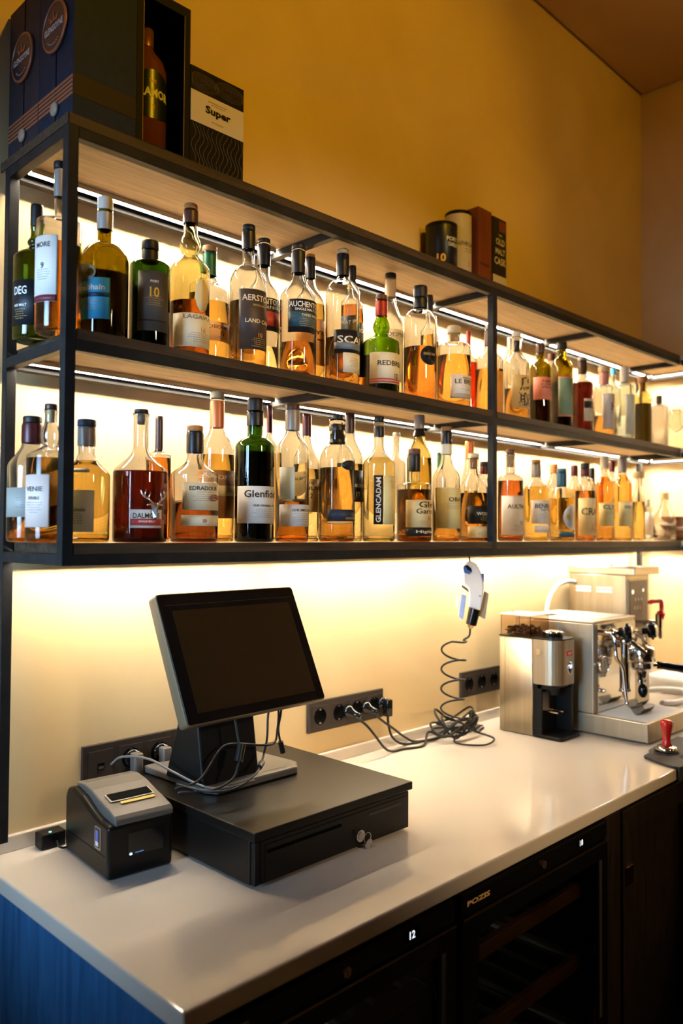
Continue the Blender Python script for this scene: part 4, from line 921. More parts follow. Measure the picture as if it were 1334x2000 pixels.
# name, x, y, z, radius, height, shoulder z, neck z, neck radius, shape, glass, liquid, level, caps, labels, text, squareness, turn
BOTTLES = [
    ('whisky_bottle', 0.0172, -0.13, 1.8705, 0.0395, 0.2563, 0.154, 0.1798, 0.0104, 'bulb', 'dkgreen', 'olive', 0.1898, [(0.2151, 0.2563, 0.0113, 'blackcap', 'capsule')], [(-105.9, -26.6, 0.0233, 0.106, 'blacklab', 'rect', [('DEG', 0.0865, 0.0151, 'white', 0.5), ('ARD MALT', 0.0595, 0.0047, 'white', 0.5)], [])], 'green bottle with black capsule and black label at the far left of the upper shelf', 0, 0),
    ('whisky_bottle', 0.0199, -0.215, 1.8705, 0.0392, 0.3102, 0.1997, 0.2098, 0.0081, 'slope', 'clear', 'orange', 0.1576, [(0.2973, 0.3102, 0.0108, 'blackcap', 'stopper'), (0.2466, 0.2954, 0.0099, 'greyfoil', 'capsule')], [(-107.4, -28.0, 0.0495, 0.1656, 'whitelab', 'rect', [('MORE', 0.1495, 0.009, 'black', 0.55), ('9', 0.1129, 0.0108, 'black', 0.12)], [(0.0495, 0.0611, 'maroon')])], 'tall bottle of bright orange whisky with white and maroon label behind the upper end post', 0, 0),
    ('whisky_bottle', 0.1036, -0.225, 1.8705, 0.0435, 0.2685, 0.1483, 0.1836, 0.0131, 'dome', 'olive', 'darkolive', 0.1231, [(0.2427, 0.2685, 0.0141, 'clearcap', 'stopper'), (0.2074, 0.2427, 0.0131, 'silver', 'capsule')], [(-110.3, -14.7, 0.0326, 0.1073, 'cyanlab', 'rect', [('ahabhain', 0.0898, 0.0103, 'white', 0.75), ('TOITEACH A DHA', 0.075, 0.0056, 'black', 0.7)], [(0.0723, 0.0806, 'navy')]), (-110.3, -48.3, 0.1009, 0.1342, 'silverlab', 'oval', [], [])], 'broad olive green bottle with a sky blue label and silver capsule', 0, 0),
    ('whisky_bottle', 0.1996, -0.225, 1.8705, 0.0386, 0.2121, 0.1613, 0.1722, 0.0147, 'flat', 'green', 'black', 0.1274, [(0.1942, 0.2121, 0.0167, 'blackcap', 'stopper'), (0.1702, 0.1942, 0.0137, 'blackcap', 'capsule')], [(-65.3, 29.7, 0.0304, 0.1449, 'greylab', 'rect', [('10', 0.1041, 0.0196, 'gold', 0.28), ('PORT', 0.1245, 0.0049, 'white', 0.25)], [(0.0488, 0.0517, 'blacklab')])], 'squat dark green bottle with a grey label marked 10 in yellow', 0, 0),
    ('whisky_bottle', 0.2917, -0.225, 1.8705, 0.0397, 0.3118, 0.1764, 0.2107, 0.0138, 'bulb', 'paleyellow', 'redbrown', 0.1099, [(0.2992, 0.3118, 0.0138, 'cork', 'stopper'), (0.2721, 0.2992, 0.0128, 'brownfoil', 'capsule')], [(-87.2, 103.2, 0.0159, 0.0826, 'creamlab', 'rect', [('LAGAVULIN', 0.0755, 0.0082, 'greyink', 0.62), ('16', 0.0512, 0.0102, 'orangeink', 0.2)], []), (-18.9, 26.6, 0.0866, 0.1534, 'tanlab', 'oval', [], [])], 'pale yellow bottle with a bulbous neck, cork top and cream label numbered 16', 0, 0),
    ('whisky_bottle', 0.4004, -0.14, 1.8705, 0.0438, 0.276, 0.1711, 0.1992, 0.0144, 'slope', 'clear', 'gold', 0.1482, [(0.2636, 0.276, 0.0161, 'cork', 'stopper'), (0.2105, 0.2636, 0.015, 'greenfoil', 'capsule')], [(-64.0, 74.0, 0.0605, 0.1021, 'peachlab', 'rect', [('TOBERMORY', 0.0912, 0.0078, 'redink', 0.8), ('12', 0.078, 0.0089, 'black', 0.15)], [])], 'amber bottle with a green capsule and peach label on the upper shelf', 0, 0),
    ('whisky_bottle', 0.4406, -0.225, 1.8705, 0.0395, 0.3109, 0.1844, 0.2232, 0.0131, 'dome', 'clear', 'amber', 0.1418, [(0.2987, 0.3109, 0.0142, 'blackcap', 'stopper'), (0.2587, 0.2987, 0.0142, 'blackfoil', 'capsule')], [(-67.0, 73.0, 0.0361, 0.1634, 'dkbrownlab', 'rect', [('AERSTONE', 0.1451, 0.0131, 'creamink', 0.85), ('LAND CASK', 0.0965, 0.0087, 'creamink', 0.7), ('10', 0.0673, 0.0098, 'orangeink', 0.12), ('SINGLE MALT', 0.1299, 0.0044, 'goldink', 0.6)], [])], 'amber bottle with a black capsule and a tall dark brown label with cream lettering', 0, 0),
    ('whisky_bottle', 0.5451, -0.15, 1.8705, 0.0361, 0.3282, 0.1947, 0.2364, 0.0141, 'slope', 'clear', 'yellow', 0.0735, [(0.3174, 0.3282, 0.0146, 'blackcap', 'stopper'), (0.2661, 0.3138, 0.0141, 'blackfoil', 'capsule')], [(-121.4, 121.4, 0.1084, 0.184, 'blacklab', 'rect', [('AUCHENTOSHAN', 0.1747, 0.0129, 'white', 0.95), ('SINGLE MALT SCOTCH', 0.1619, 0.0059, 'white', 0.9)], [(0.12, 0.1526, 'redlab')])], 'clear bottle with a black and red label standing behind the brown labelled one', 0, 0),
    ('whisky_bottle', 0.5846, -0.225, 1.8705, 0.0415, 0.3078, 0.182, 0.229, 0.0144, 'slope', 'clear', 'redamber', 0.0783, [(0.2948, 0.3078, 0.015, 'blackcap', 'stopper'), (0.2407, 0.2913, 0.0144, 'blackfoil', 'capsule')], [(-73.8, 83.8, 0.0977, 0.1721, 'blacklab', 'rect', [('AUCHENTOSHAN', 0.1607, 0.0127, 'white', 0.95), ('SINGLE MALT SCOTCH', 0.1492, 0.0058, 'white', 0.9), ('THREE WOOD', 0.1366, 0.0058, 'creamink', 0.5)], [(0.1103, 0.1435, 'bluelab')])], 'clear bottle of red amber whisky with a black and slate blue label', 0, 0),
    ('whisky_bottle', 0.6919, -0.15, 1.8705, 0.0359, 0.3297, 0.2076, 0.2579, 0.0111, 'slope', 'clear', 'gold', 0.2035, [(0.3221, 0.3297, 0.0111, 'cork', 'stopper'), (0.2705, 0.3221, 0.0105, 'blackfoil', 'capsule')], [(-124.7, 108.7, 0.0534, 0.164, 'orangelab', 'rect', [('SKYE', 0.132, 0.0099, 'black', 0.5), ('SINGLE MALT', 0.1148, 0.0062, 'black', 0.6)], [])], 'golden bottle with an orange label half hidden behind the slate blue labelled bottle', 0, 0),
    ('whisky_bottle', 0.7279, -0.225, 1.8705, 0.0409, 0.3331, 0.2251, 0.2586, 0.014, 'dome', 'clear', 'amber', 0.1159, [(0.3207, 0.3331, 0.014, 'lightcork', 'stopper'), (0.2685, 0.3207, 0.0146, 'blackfoil', 'capsule')], [(-74.6, 94.6, 0.0736, 0.1304, 'blacklab', 'rect', [('SCAPA', 0.1074, 0.0171, 'white', 0.85)], [(0.0844, 0.1001, 'slatelab')]), (-42.6, 42.6, 0.0289, 0.076, 'creamlab', 'rect', [], [])], 'clear round shouldered bottle with a black and slate label and a second small cream label', 0, 0),
    ('whisky_bottle', 0.8281, -0.16, 1.8705, 0.0291, 0.3329, 0.2276, 0.2539, 0.0091, 'slope', 'clear', 'orange', 0.2193, [(0.2802, 0.3329, 0.0097, 'blackfoil', 'capsule')], [(-127.7, 127.7, 0.0448, 0.183, 'blacklab', 'rect', [('PEAT SMOKE', 0.1623, 0.0104, 'white', 0.8)], [])], 'orange bottle with black label and slim black capsule behind the black and slate labelled one', 0, 0),
    ('whisky_bottle', 0.867, -0.225, 1.8705, 0.0461, 0.2528, 0.1292, 0.1552, 0.0141, 'bulb', 'brightgreen', 'darkgreen', 0.0954, [(0.2385, 0.2528, 0.0141, 'browncap', 'stopper'), (0.1994, 0.2385, 0.0141, 'redfoil', 'capsule')], [(-85.6, 95.6, 0.0219, 0.0992, 'creamlab', 'rect', [('REDBREAST', 0.0726, 0.0128, 'black', 0.7), ('12', 0.0421, 0.0115, 'black', 0.12)], [(0.0307, 0.0345, 'redlab'), (0.0244, 0.0282, 'redlab')])], 'short bright green bottle with a red capsule and cream label', 0, 0),
    ('whisky_bottle', 0.9643, -0.17, 1.8705, 0.0337, 0.3431, 0.1989, 0.2675, 0.0135, 'slope', 'clear', 'yellow', 0.1094, [(0.328, 0.3431, 0.0149, 'blackcap', 'stopper'), (0.2785, 0.328, 0.0149, 'lightcork', 'capsule')], [(-130.5, 120.5, 0.0489, 0.1875, 'creamlab', 'rect', [('VALDESPINO', 0.174, 0.0108, 'greyink', 0.8)], [])], 'clear long necked bottle with a pale cork and cream label behind the bright green one', 0, 0),
    ('whisky_bottle', 1.0213, -0.225, 1.8705, 0.0438, 0.3097, 0.2204, 0.2465, 0.0169, 'dome', 'clear', 'redamber', 0.1429, [(0.2781, 0.3097, 0.0189, 'blackcap', 'stopper'), (0.2506, 0.2781, 0.0183, 'blackfoil', 'capsule')], [(-49.8, 19.1, 0.092, 0.1429, 'blacklab', 'oval', [('SINGLE CASK', 0.1214, 0.0068, 'goldink', 0.7)], [])], 'tall amber bottle with a small black oval label and black screw cap', 0, 0),
    ('whisky_bottle', 1.1552, -0.15, 1.8705, 0.0259, 0.331, 0.2091, 0.2384, 0.0087, 'slope', 'clear', 'gold', 0.1955, [(0.2795, 0.331, 0.0087, 'blackfoil', 'capsule')], [], 'slim bottle with black capsule almost hidden behind the black oval labelled bottle', 0, 0),
    ('whisky_bottle', 1.1697, -0.225, 1.8705, 0.0464, 0.2307, 0.1674, 0.1846, 0.0156, 'flat', 'clear', 'amber', 0.1454, [(0.2091, 0.2307, 0.0192, 'clearcap', 'stopper'), (0.1875, 0.2091, 0.0142, 'lightcork', 'cork')], [(-65.4, 95.4, 0.0218, 0.0878, 'whitelab', 'rect', [('LE BRETON', 0.0695, 0.0128, 'black', 0.8), ('WHISKY DE BRETAGNE', 0.0793, 0.0043, 'black', 0.7)], [(0.0204, 0.0358, 'greylab2')])], 'short round amber bottle with a clear stopper and small white label low on its side', 0, 0),
    ('whisky_bottle', 1.3419, -0.15, 1.8705, 0.0235, 0.2612, 0.1728, 0.2038, 0.0061, 'slope', 'clear', 'redliq', 0.1662, [(0.2115, 0.2612, 0.0069, 'redfoil', 'capsule')], [], 'red liqueur bottle peeking out behind the short round amber one', 0, 0),
    ('whisky_bottle', 1.3634, -0.21, 1.8705, 0.041, 0.2761, 0.1673, 0.1979, 0.0136, 'slope', 'clear', 'amber', 0.1389, [(0.2592, 0.2761, 0.0121, 'silver', 'stopper'), (0.2117, 0.2592, 0.0136, 'brownfoil', 'capsule')], [(-46.2, 26.3, 0.0007, 0.1314, 'orangelab', 'rect', [], [])], 'amber bottle with brown capsule standing right behind the middle post of the upper shelf', 0, 0),
    ('whisky_bottle', 1.6001, -0.13, 1.8705, 0.0308, 0.2921, 0.1999, 0.2418, 0.0099, 'slope', 'clear', None, 0, [(0.2518, 0.2921, 0.0099, 'silver', 'capsule')], [], 'clear bottle behind the one with the large black brushed characters', 0, 0),
    ('whisky_bottle', 1.4872, -0.225, 1.8705, 0.0382, 0.2733, 0.172, 0.2052, 0.0156, 'slope', 'clear', 'amber', 0.0956, [(0.2542, 0.2733, 0.0141, 'clearcap', 'stopper'), (0.2131, 0.2463, 0.0125, 'brownfoil', 'cork')], [(-81.0, 55.0, 0.0334, 0.1344, 'tanlab', 'rect', [('鳥', 0.108, 0.0422, 'black', 0.8), ('取', 0.0614, 0.0422, 'black', 0.8)], [])], 'amber bottle with a tan label bearing two large black brushed characters', 0, 0),
    ('whisky_bottle', 1.6246, -0.225, 1.8705, 0.0339, 0.2607, 0.1784, 0.2047, 0.013, 'dome', 'olive', 'darkbrown', 0.1262, [(0.2277, 0.2607, 0.0138, 'brownfoil', 'stopper')], [(-98.0, 100.0, 0.0776, 0.1489, 'pinklab', 'rect', [('NIKKA', 0.1359, 0.0081, 'black', 0.5), ('COFFEY', 0.1262, 0.0081, 'black', 0.55), ('WHISKY', 0.1165, 0.0081, 'black', 0.55)], [])], 'dark brown bottle with a salmon pink label', 0, 0),
    ('whisky_bottle', 1.8554, -0.13, 1.8705, 0.0257, 0.2804, 0.1943, 0.2266, 0.0106, 'slope', 'clear', None, 0, [(0.2553, 0.2804, 0.0124, 'browncap', 'stopper')], [], 'clear bottle with a brown cap between the pink labelled and green labelled ones', 0, 0),
    ('whisky_bottle', 1.7585, -0.225, 1.8705, 0.035, 0.289, 0.1986, 0.2361, 0.0152, 'dome', 'olive', 'darkolive', 0.1529, [(0.2634, 0.289, 0.0169, 'blackcap', 'stopper')], [(-78.1, 80.1, 0.0387, 0.1697, 'pinklab', 'rect', [], [(0.0437, 0.1646, 'sagelab')])], 'olive bottle with a sage green label edged in salmon pink', 0, 0),
    ('whisky_bottle', 1.8973, -0.225, 1.8705, 0.0352, 0.2619, 0.1665, 0.1912, 0.014, 'slope', 'clear', 'darkred', 0.1723, [(0.2495, 0.2619, 0.0157, 'silver', 'stopper'), (0.2053, 0.2495, 0.014, 'brownfoil', 'capsule')], [(-53.7, 59.7, 0.0382, 0.1148, 'creamlab', 'rect', [('8', 0.0956, 0.014, 'black', 0.2)], [(0.0817, 0.1061, 'blacklab')])], 'bottle of very dark red spirit with a cream and black label on the upper shelf', 0, 0),
    ('whisky_bottle', 2.0527, -0.225, 1.8705, 0.0363, 0.252, 0.1638, 0.1877, 0.0164, 'flat', 'clear', 'amber', 0.0724, [(0.2318, 0.252, 0.02, 'lightcork', 'stopper'), (0.1877, 0.2318, 0.0164, 'pinkfoil', 'capsule')], [(-71.5, 77.5, 0.0254, 0.1522, 'whitelab', 'rect', [('K', 0.1069, 0.0291, 'maroonink', 0.35)], [])], 'clear squarish bottle a quarter full of amber spirit with a white label and pale cork', 0, 0),
    ('spirit_bottle', 2.3214, -0.13, 1.8705, 0.0244, 0.3007, 0.2106, 0.2406, 0.0099, 'slope', 'clear', None, 0, [(0.2747, 0.3007, 0.0099, 'cyanlab', 'capsule')], [], 'slim clear bottle with a teal cap behind the pale blue green one', 0, 0),
    ('spirit_bottle', 2.2148, -0.225, 1.8705, 0.0366, 0.2768, 0.1908, 0.2137, 0.017, 'flat', 'bluetint', None, 0, [(0.2137, 0.2768, 0.0161, 'clearcap', 'stopper')], [(-60.4, 72.4, 0.0224, 0.1694, 'mistlab', 'rect', [], [])], 'pale blue green gin bottle with a tall glass stopper', 0, 0),
    ('spirit_bottle', 2.3704, -0.225, 1.8705, 0.0322, 0.2649, 0.1757, 0.2054, 0.0157, 'dome', 'paleyellow', 'darkolive', 0.1568, [(0.2391, 0.2649, 0.0196, 'browncork', 'stopper'), (0.2054, 0.2391, 0.0137, 'browncork', 'cork')], [], 'bottle of dark olive green spirit near the corner end of the upper shelf', 0, 0),
    ('spirit_bottle', 2.577, -0.2, 1.8705, 0.0317, 0.2188, 0.1729, 0.1813, 0.0103, 'flat', 'milky', None, 0, [(0.1813, 0.2188, 0.0124, 'blackcap', 'stopper')], [], 'square frosted bottle with a small black cap at the corner end of the upper shelf', 5, 0),
    ('whisky_bottle', 0.0153, -0.13, 1.5015, 0.0421, 0.2309, 0.1356, 0.1799, 0.016, 'slope', 'clear', 'amber', 0.0454, [(0.2177, 0.2309, 0.0169, 'blackcap', 'stopper'), (0.1818, 0.2177, 0.0188, 'maroonfoil', 'capsule')], [(-105.9, 65.9, 0.0454, 0.0985, 'greylab2', 'rect', [('RE', 0.0875, 0.0085, 'black', 0.15)], [])], 'clear bottle with maroon wax neck and grey label, leftmost on the lower shelf', 0, 0),
    ('whisky_bottle', 0.006, -0.225, 1.5015, 0.0396, 0.2427, 0.15, 0.1707, 0.0107, 'bulb', 'clear', 'amber', 0.1465, [(0.2319, 0.2427, 0.0107, 'brownfoil', 'stopper'), (0.2103, 0.2319, 0.0081, 'lightcork', 'cork')], [(-107.0, -25.2, 0.0269, 0.1168, 'pinkwhitelab', 'rect', [('VENIE', 0.0923, 0.0081, 'black', 0.6), ('DOUBLE', 0.0766, 0.0054, 'black', 0.4)], [])], 'amber bottle with a pinkish white label behind the left end post of the lower shelf', 0, 0),
    ('whisky_bottle', 0.0865, -0.2, 1.5015, 0.0428, 0.2261, 0.1221, 0.1571, 0.0151, 'slope', 'clear', 'gold', 0.1495, [(0.2128, 0.2261, 0.0169, 'navycap', 'stopper'), (0.1778, 0.2128, 0.016, 'greyfoil', 'capsule')], [(-105.9, -8.0, 0.0194, 0.0945, 'whitelab', 'rect', [('Dalwhinnie', 0.0597, 0.0075, 'greyink', 0.6)], []), (-75.0, -18.7, 0.1339, 0.1422, 'greylab2', 'rect', [], [])], 'golden bottle with a navy stopper and grey foil right of the lower left end post', 0, 0),
    ('whisky_bottle', 0.1849, -0.225, 1.5015, 0.051, 0.2537, 0.1314, 0.1734, 0.0146, 'slope', 'clear', 'darkred', 0.1343, [(0.2449, 0.2537, 0.0136, 'blackcap', 'stopper'), (0.2253, 0.2449, 0.0097, 'greyfoil', 'cork')], [(-51.7, 18.3, 0.0276, 0.0616, 'whitelab', 'rect', [('DALMORE', 0.0503, 0.0097, 'black', 0.82), ('SINGLE MALT', 0.0399, 0.0039, 'white', 0.5)], [(0.0323, 0.0446, 'redlab')])], 'wide shouldered bottle of dark red whisky with a silver stag emblem', 0, 0),
    ('whisky_bottle', 0.2849, -0.13, 1.5015, 0.0249, 0.2614, 0.1791, 0.1898, 0.0074, 'slope', 'clear', 'orange', 0.1737, [(0.1898, 0.2614, 0.0074, 'brownfoil', 'capsule')], [], 'orange bottle with a brown capsule behind the silver stag bottle', 0, 0),
    ('whisky_bottle', 0.3083, -0.225, 1.5015, 0.0476, 0.2348, 0.1334, 0.1644, 0.0155, 'slope', 'clear', 'redbrown', 0.0759, [(0.2223, 0.2348, 0.0165, 'cork', 'stopper'), (0.1799, 0.2223, 0.0175, 'blackfoil', 'capsule')], [(-64.0, 47.1, 0.0639, 0.118, 'creamlab', 'rect', [('EDRADOUR', 0.107, 0.0082, 'black', 0.68)], []), (-66.9, 47.1, 0.0329, 0.0539, 'creamlab', 'rect', [('10', 0.0429, 0.0072, 'redink', 0.08)], [])], 'half empty bottle with cork stopper, black capsule and cream label with a red crest', 0, 0),
    ('whisky_bottle', 0.4248, -0.14, 1.5015, 0.0388, 0.3288, 0.2001, 0.2475, 0.0146, 'slope', 'clear', 'gold', 0.1895, [(0.3129, 0.3288, 0.0157, 'beigecap', 'stopper'), (0.2497, 0.3084, 0.014, 'orangefoil', 'capsule')], [(-118.2, 108.2, 0.051, 0.1543, 'brownlab', 'rect', [('GLENMORANGIE', 0.1389, 0.009, 'creamink', 0.9)], [(0.0993, 0.1213, 'tanlab')])], 'tall amber bottle with an orange capsule and beige stopper, highest on the lower shelf', 0, 0),
    ('whisky_bottle', 0.4629, -0.225, 1.5015, 0.0421, 0.3091, 0.2028, 0.2249, 0.0165, 'dome', 'green', 'black', 0.1929, [(0.2802, 0.3091, 0.0165, 'blackcap', 'stopper'), (0.2503, 0.2802, 0.0154, 'blackfoil', 'capsule')], [(-96.5, 102.5, 0.0401, 0.1186, 'greywhitelab', 'rect', [('Glenfiddich', 0.1024, 0.0154, 'black', 0.72), ('OUR ORIGINAL TWELVE', 0.0777, 0.0044, 'black', 0.55)], [])], 'dark green bottle with black cap and a large pale grey label', 0, 0),
    ('whisky_bottle', 0.5832, -0.13, 1.5015, 0.0239, 0.3193, 0.2133, 0.2494, 0.006, 'slope', 'clear', 'gold', 0.2049, [(0.2554, 0.3193, 0.0066, 'maroonfoil', 'capsule')], [], 'golden bottle with a maroon capsule behind the dark green one on the lower shelf', 0, 0),
    ('whisky_bottle', 0.5708, -0.225, 1.5015, 0.0378, 0.3098, 0.2057, 0.2462, 0.0138, 'slope', 'clear', 'orange', 0.0867, [(0.2959, 0.3098, 0.0161, 'browncap', 'stopper'), (0.2508, 0.2959, 0.0167, 'greyfoil', 'capsule')], [(-88.3, 108.3, 0.0349, 0.0833, 'greywhitelab', 'rect', [('OUR SMALL BATCH', 0.0709, 0.0057, 'black', 0.6)], []), (-88.3, -32.9, 0.0946, 0.1656, 'mistlab', 'rect', [], [])], 'nearly empty clear bottle with grey capsule just right of the dark green one', 0, 0),
    ('whisky_bottle', 0.6835, -0.15, 1.5015, 0.0308, 0.3079, 0.1888, 0.2446, 0.0099, 'slope', 'clear', 'yellow', 0.1739, [(0.2545, 0.3079, 0.008, 'maroonfoil', 'capsule')], [(-124.5, 108.5, 0.0705, 0.1495, 'tanlab', 'rect', [('THE', 0.1398, 0.0074, 'black', 0.25), ('GLENLIVET', 0.1276, 0.0086, 'black', 0.85), ('12', 0.1094, 0.0111, 'black', 0.2)], [])], 'pale golden bottle with a maroon capsule and tan label numbered 12', 0, 0),
    ('whisky_bottle', 0.7133, -0.225, 1.5015, 0.0425, 0.3012, 0.1889, 0.2316, 0.0182, 'dome', 'clear', 'amber', 0.1744, [(0.2877, 0.3012, 0.0133, 'blackcap', 'stopper'), (0.2633, 0.278, 0.0133, 'blackfoil', 'capsule'), (0.234, 0.2633, 0.017, 'blackfoil', 'collar')], [(-75.8, 99.8, 0.0484, 0.0757, 'navylab', 'rect', [('GLENKINCHIE', 0.0555, 0.0049, 'goldink', 0.5)], []), (-75.8, 14.2, 0.0424, 0.0472, 'goldlab', 'rect', [], []), (-31.6, 31.4, 0.1672, 0.191, 'blacklab', 'oval', [], [])], 'golden amber bottle with a black cone shaped capsule and navy label', 0, 0),
    ('whisky_bottle', 0.8328, -0.15, 1.5015, 0.0332, 0.3271, 0.2119, 0.2708, 0.0117, 'slope', 'clear', 'yellow', 0.1959, [(0.276, 0.3271, 0.0124, 'brownfoil', 'capsule')], [(-51.3, 39.3, 0.0996, 0.1792, 'blacklab', 'rect', [('GLENGOYNE', 0.1407, 0.0091, 'white', 0.85), ('15', 0.1189, 0.0117, 'white', 0.2)], [])], 'pale bottle with a brown capsule and black label numbered 15', 0, 0),
    ('whisky_bottle', 0.8604, -0.225, 1.5015, 0.0403, 0.3135, 0.1925, 0.2311, 0.0122, 'slope', 'clear', 'yellow', 0.2091, [(0.2993, 0.3135, 0.0128, 'blackcap', 'stopper'), (0.2903, 0.2993, 0.0122, 'lightcork', 'ring'), (0.2632, 0.2877, 0.0128, 'blackfoil', 'capsule')], [(-65.4, -32.2, 0.0432, 0.1638, 'blacklab', 'rect', [('GLENCADAM', 0.1035, 0.0166, 'white', -1)], []), (-30.3, 70.3, 0.0432, 0.1638, 'paleyellowlab', 'rect', [], [])], 'pale yellow bottle with a vertical black label strip', 0, 0),
    ('spirit_bottle', 1.0361, -0.13, 1.5015, 0.0259, 0.2982, 0.2137, 0.2348, 0.0084, 'slope', 'clear', None, 0, [(0.2884, 0.2982, 0.0098, 'clearcap', 'stopper')], [], 'empty looking clear bottle between the black strip labelled and the small amber ones', 0, 0),
    ('whisky_bottle', 1.0681, -0.185, 1.5015, 0.034, 0.3442, 0.2266, 0.2826, 0.0125, 'slope', 'paleyellow', 'yellow', 0.2261, [(0.3064, 0.3442, 0.0146, 'silver', 'capsule'), (0.2868, 0.3064, 0.0146, 'blackfoil', 'collar')], [], 'pale yellow bottle with silver and black capsule behind the small amber one', 0, 0),
    ('whisky_bottle', 0.9979, -0.226, 1.5015, 0.0454, 0.2433, 0.145, 0.1557, 0.0148, 'flat', 'clear', 'redamber', 0.1356, [(0.2284, 0.2433, 0.0161, 'browncap', 'stopper'), (0.184, 0.2284, 0.0154, 'blackfoil', 'capsule')], [(-78.4, 94.4, 0.0371, 0.108, 'tanlab', 'rect', [('Glen', 0.0962, 0.0161, 'black', 0.5), ('Garioch', 0.0791, 0.0134, 'black', 0.6), ('12', 0.0607, 0.0094, 'black', 0.12)], []), (-78.4, 94.4, 0.0148, 0.0345, 'blacklab', 'rect', [('Highland', 0.0253, 0.0094, 'creamink', 0.6)], [])], 'short amber bottle with a tan script label, smallest in the middle of the lower shelf', 0, 0),
    ('whisky_bottle', 1.1362, -0.225, 1.5015, 0.0383, 0.3152, 0.1726, 0.2219, 0.014, 'slope', 'clear', 'amber', 0.0662, [(0.3024, 0.3152, 0.0147, 'cork', 'stopper'), (0.2671, 0.3024, 0.014, 'blackfoil', 'capsule'), (0.2389, 0.2671, 0.014, 'creamlab', 'neck_label')], [(-100.8, 124.8, 0.0358, 0.1464, 'paleyellowlab', 'rect', [('OBAN', 0.1146, 0.0112, 'black', 0.42)], [])], 'clear bottle with a cream neck label and wide cream front label on the lower shelf', 0, 0),
    ('whisky_bottle', 1.2265, -0.13, 1.5015, 0.0185, 0.2579, 0.1742, 0.2041, 0.006, 'slope', 'clear', None, 0, [(0.2115, 0.2579, 0.006, 'greenfoil', 'capsule')], [], 'slim bottle with a green capsule behind the wide cream labelled one', 0, 0),
    ('whisky_bottle', 1.3761, -0.13, 1.5015, 0.0261, 0.3038, 0.1663, 0.2443, 0.0124, 'slope', 'clear', 'gold', 0.1493, [(0.2475, 0.3038, 0.0132, 'orangefoil', 'capsule')], [], 'bottle with a salmon orange capsule behind the black labelled one by the middle post', 0, 0),
    ('whisky_bottle', 1.2639, -0.225, 1.5015, 0.0404, 0.2514, 0.1457, 0.2014, 0.0146, 'slope', 'clear', 'amber', 0.1377, [(0.2382, 0.2514, 0.0154, 'beigecap', 'stopper'), (0.2073, 0.2382, 0.0132, 'cork', 'cork')], [(-77.6, 101.6, 0.05, 0.1003, 'blacklab', 'rect', [('WOLFBURN', 0.0787, 0.0088, 'creamink', 0.6)], []), (-77.6, 101.6, 0.0112, 0.0428, 'tanlab', 'rect', [], [])], 'amber bottle with a black label beside the middle post of the lower shelf', 0, 0),
    ('whisky_bottle', 1.4513, -0.13, 1.5015, 0.0204, 0.2464, 0.1538, 0.1937, 0.0095, 'slope', 'clear', 'amber', 0.1369, [(0.232, 0.2464, 0.0127, 'blackcap', 'stopper'), (0.2081, 0.232, 0.0127, 'maroonfoil', 'capsule')], [], 'bottle with black cap and maroon wax behind the middle post of the lower shelf', 0, 0),
    ('whisky_bottle', 1.4534, -0.225, 1.5015, 0.0379, 0.2782, 0.1818, 0.2051, 0.0139, 'dome', 'clear', 'redbrown', 0.1824, [(0.2626, 0.2782, 0.0124, 'browncap', 'stopper'), (0.2253, 0.2595, 0.0139, 'lightcork', 'cork')], [(-99.9, 105.9, 0.0191, 0.1365, 'whitelab', 'rect', [('AULTMORE', 0.1045, 0.0124, 'black', 0.7), ('18', 0.0556, 0.0124, 'greyink', 0.15)], [])], 'dark amber bottle with big white label just right of the middle post, lower shelf', 0, 0),
    ('whisky_bottle', 1.5986, -0.225, 1.5015, 0.0392, 0.2573, 0.1601, 0.1974, 0.0137, 'slope', 'clear', 'gold', 0.1708, [(0.246, 0.2573, 0.0145, 'cork', 'stopper'), (0.2022, 0.246, 0.0129, 'greyfoil', 'capsule')], [(-79.9, 85.9, 0.0546, 0.1277, 'whitelab', 'rect', [('BENRIACH', 0.1102, 0.0145, 'black', 0.8), ('THE TWELVE', 0.0975, 0.0065, 'black', 0.5)], []), (-65.7, 77.7, 0.0275, 0.0498, 'whitelab', 'rect', [], [])], 'golden bottle with white label and a separate small strip label under it', 0, 0),
    ('whisky_bottle', 1.8708, -0.13, 1.5015, 0.0284, 0.2662, 0.1894, 0.2251, 0.0107, 'slope', 'clear', 'yellow', 0.1789, [(0.234, 0.2662, 0.0142, 'orangefoil', 'capsule')], [], 'bottle with an orange red capsule behind the teal capped one', 0, 0),
    ('whisky_bottle', 1.7567, -0.225, 1.5015, 0.0406, 0.2397, 0.1298, 0.1771, 0.0152, 'dome', 'clear', 'gold', 0.1415, [(0.2278, 0.2397, 0.016, 'tealcap', 'stopper'), (0.1805, 0.2278, 0.0152, 'bluefoil', 'capsule')], [(-53.6, 65.6, 0.0368, 0.1198, 'whitelab', 'oval', [], []), (-72.0, 84.0, 0.0136, 0.0301, 'bluelab', 'rect', [], [])], 'round shouldered bottle with a teal capsule and an ornate white label', 0, 0),
    ('whisky_bottle', 2.0153, -0.13, 1.5015, 0.0248, 0.2721, 0.1777, 0.2147, 0.0111, 'slope', 'clear', 'gold', 0.1855, [(0.2332, 0.2721, 0.0129, 'maroonfoil', 'capsule')], [], 'bottle with a dark maroon capsule behind the orange red one', 0, 0),
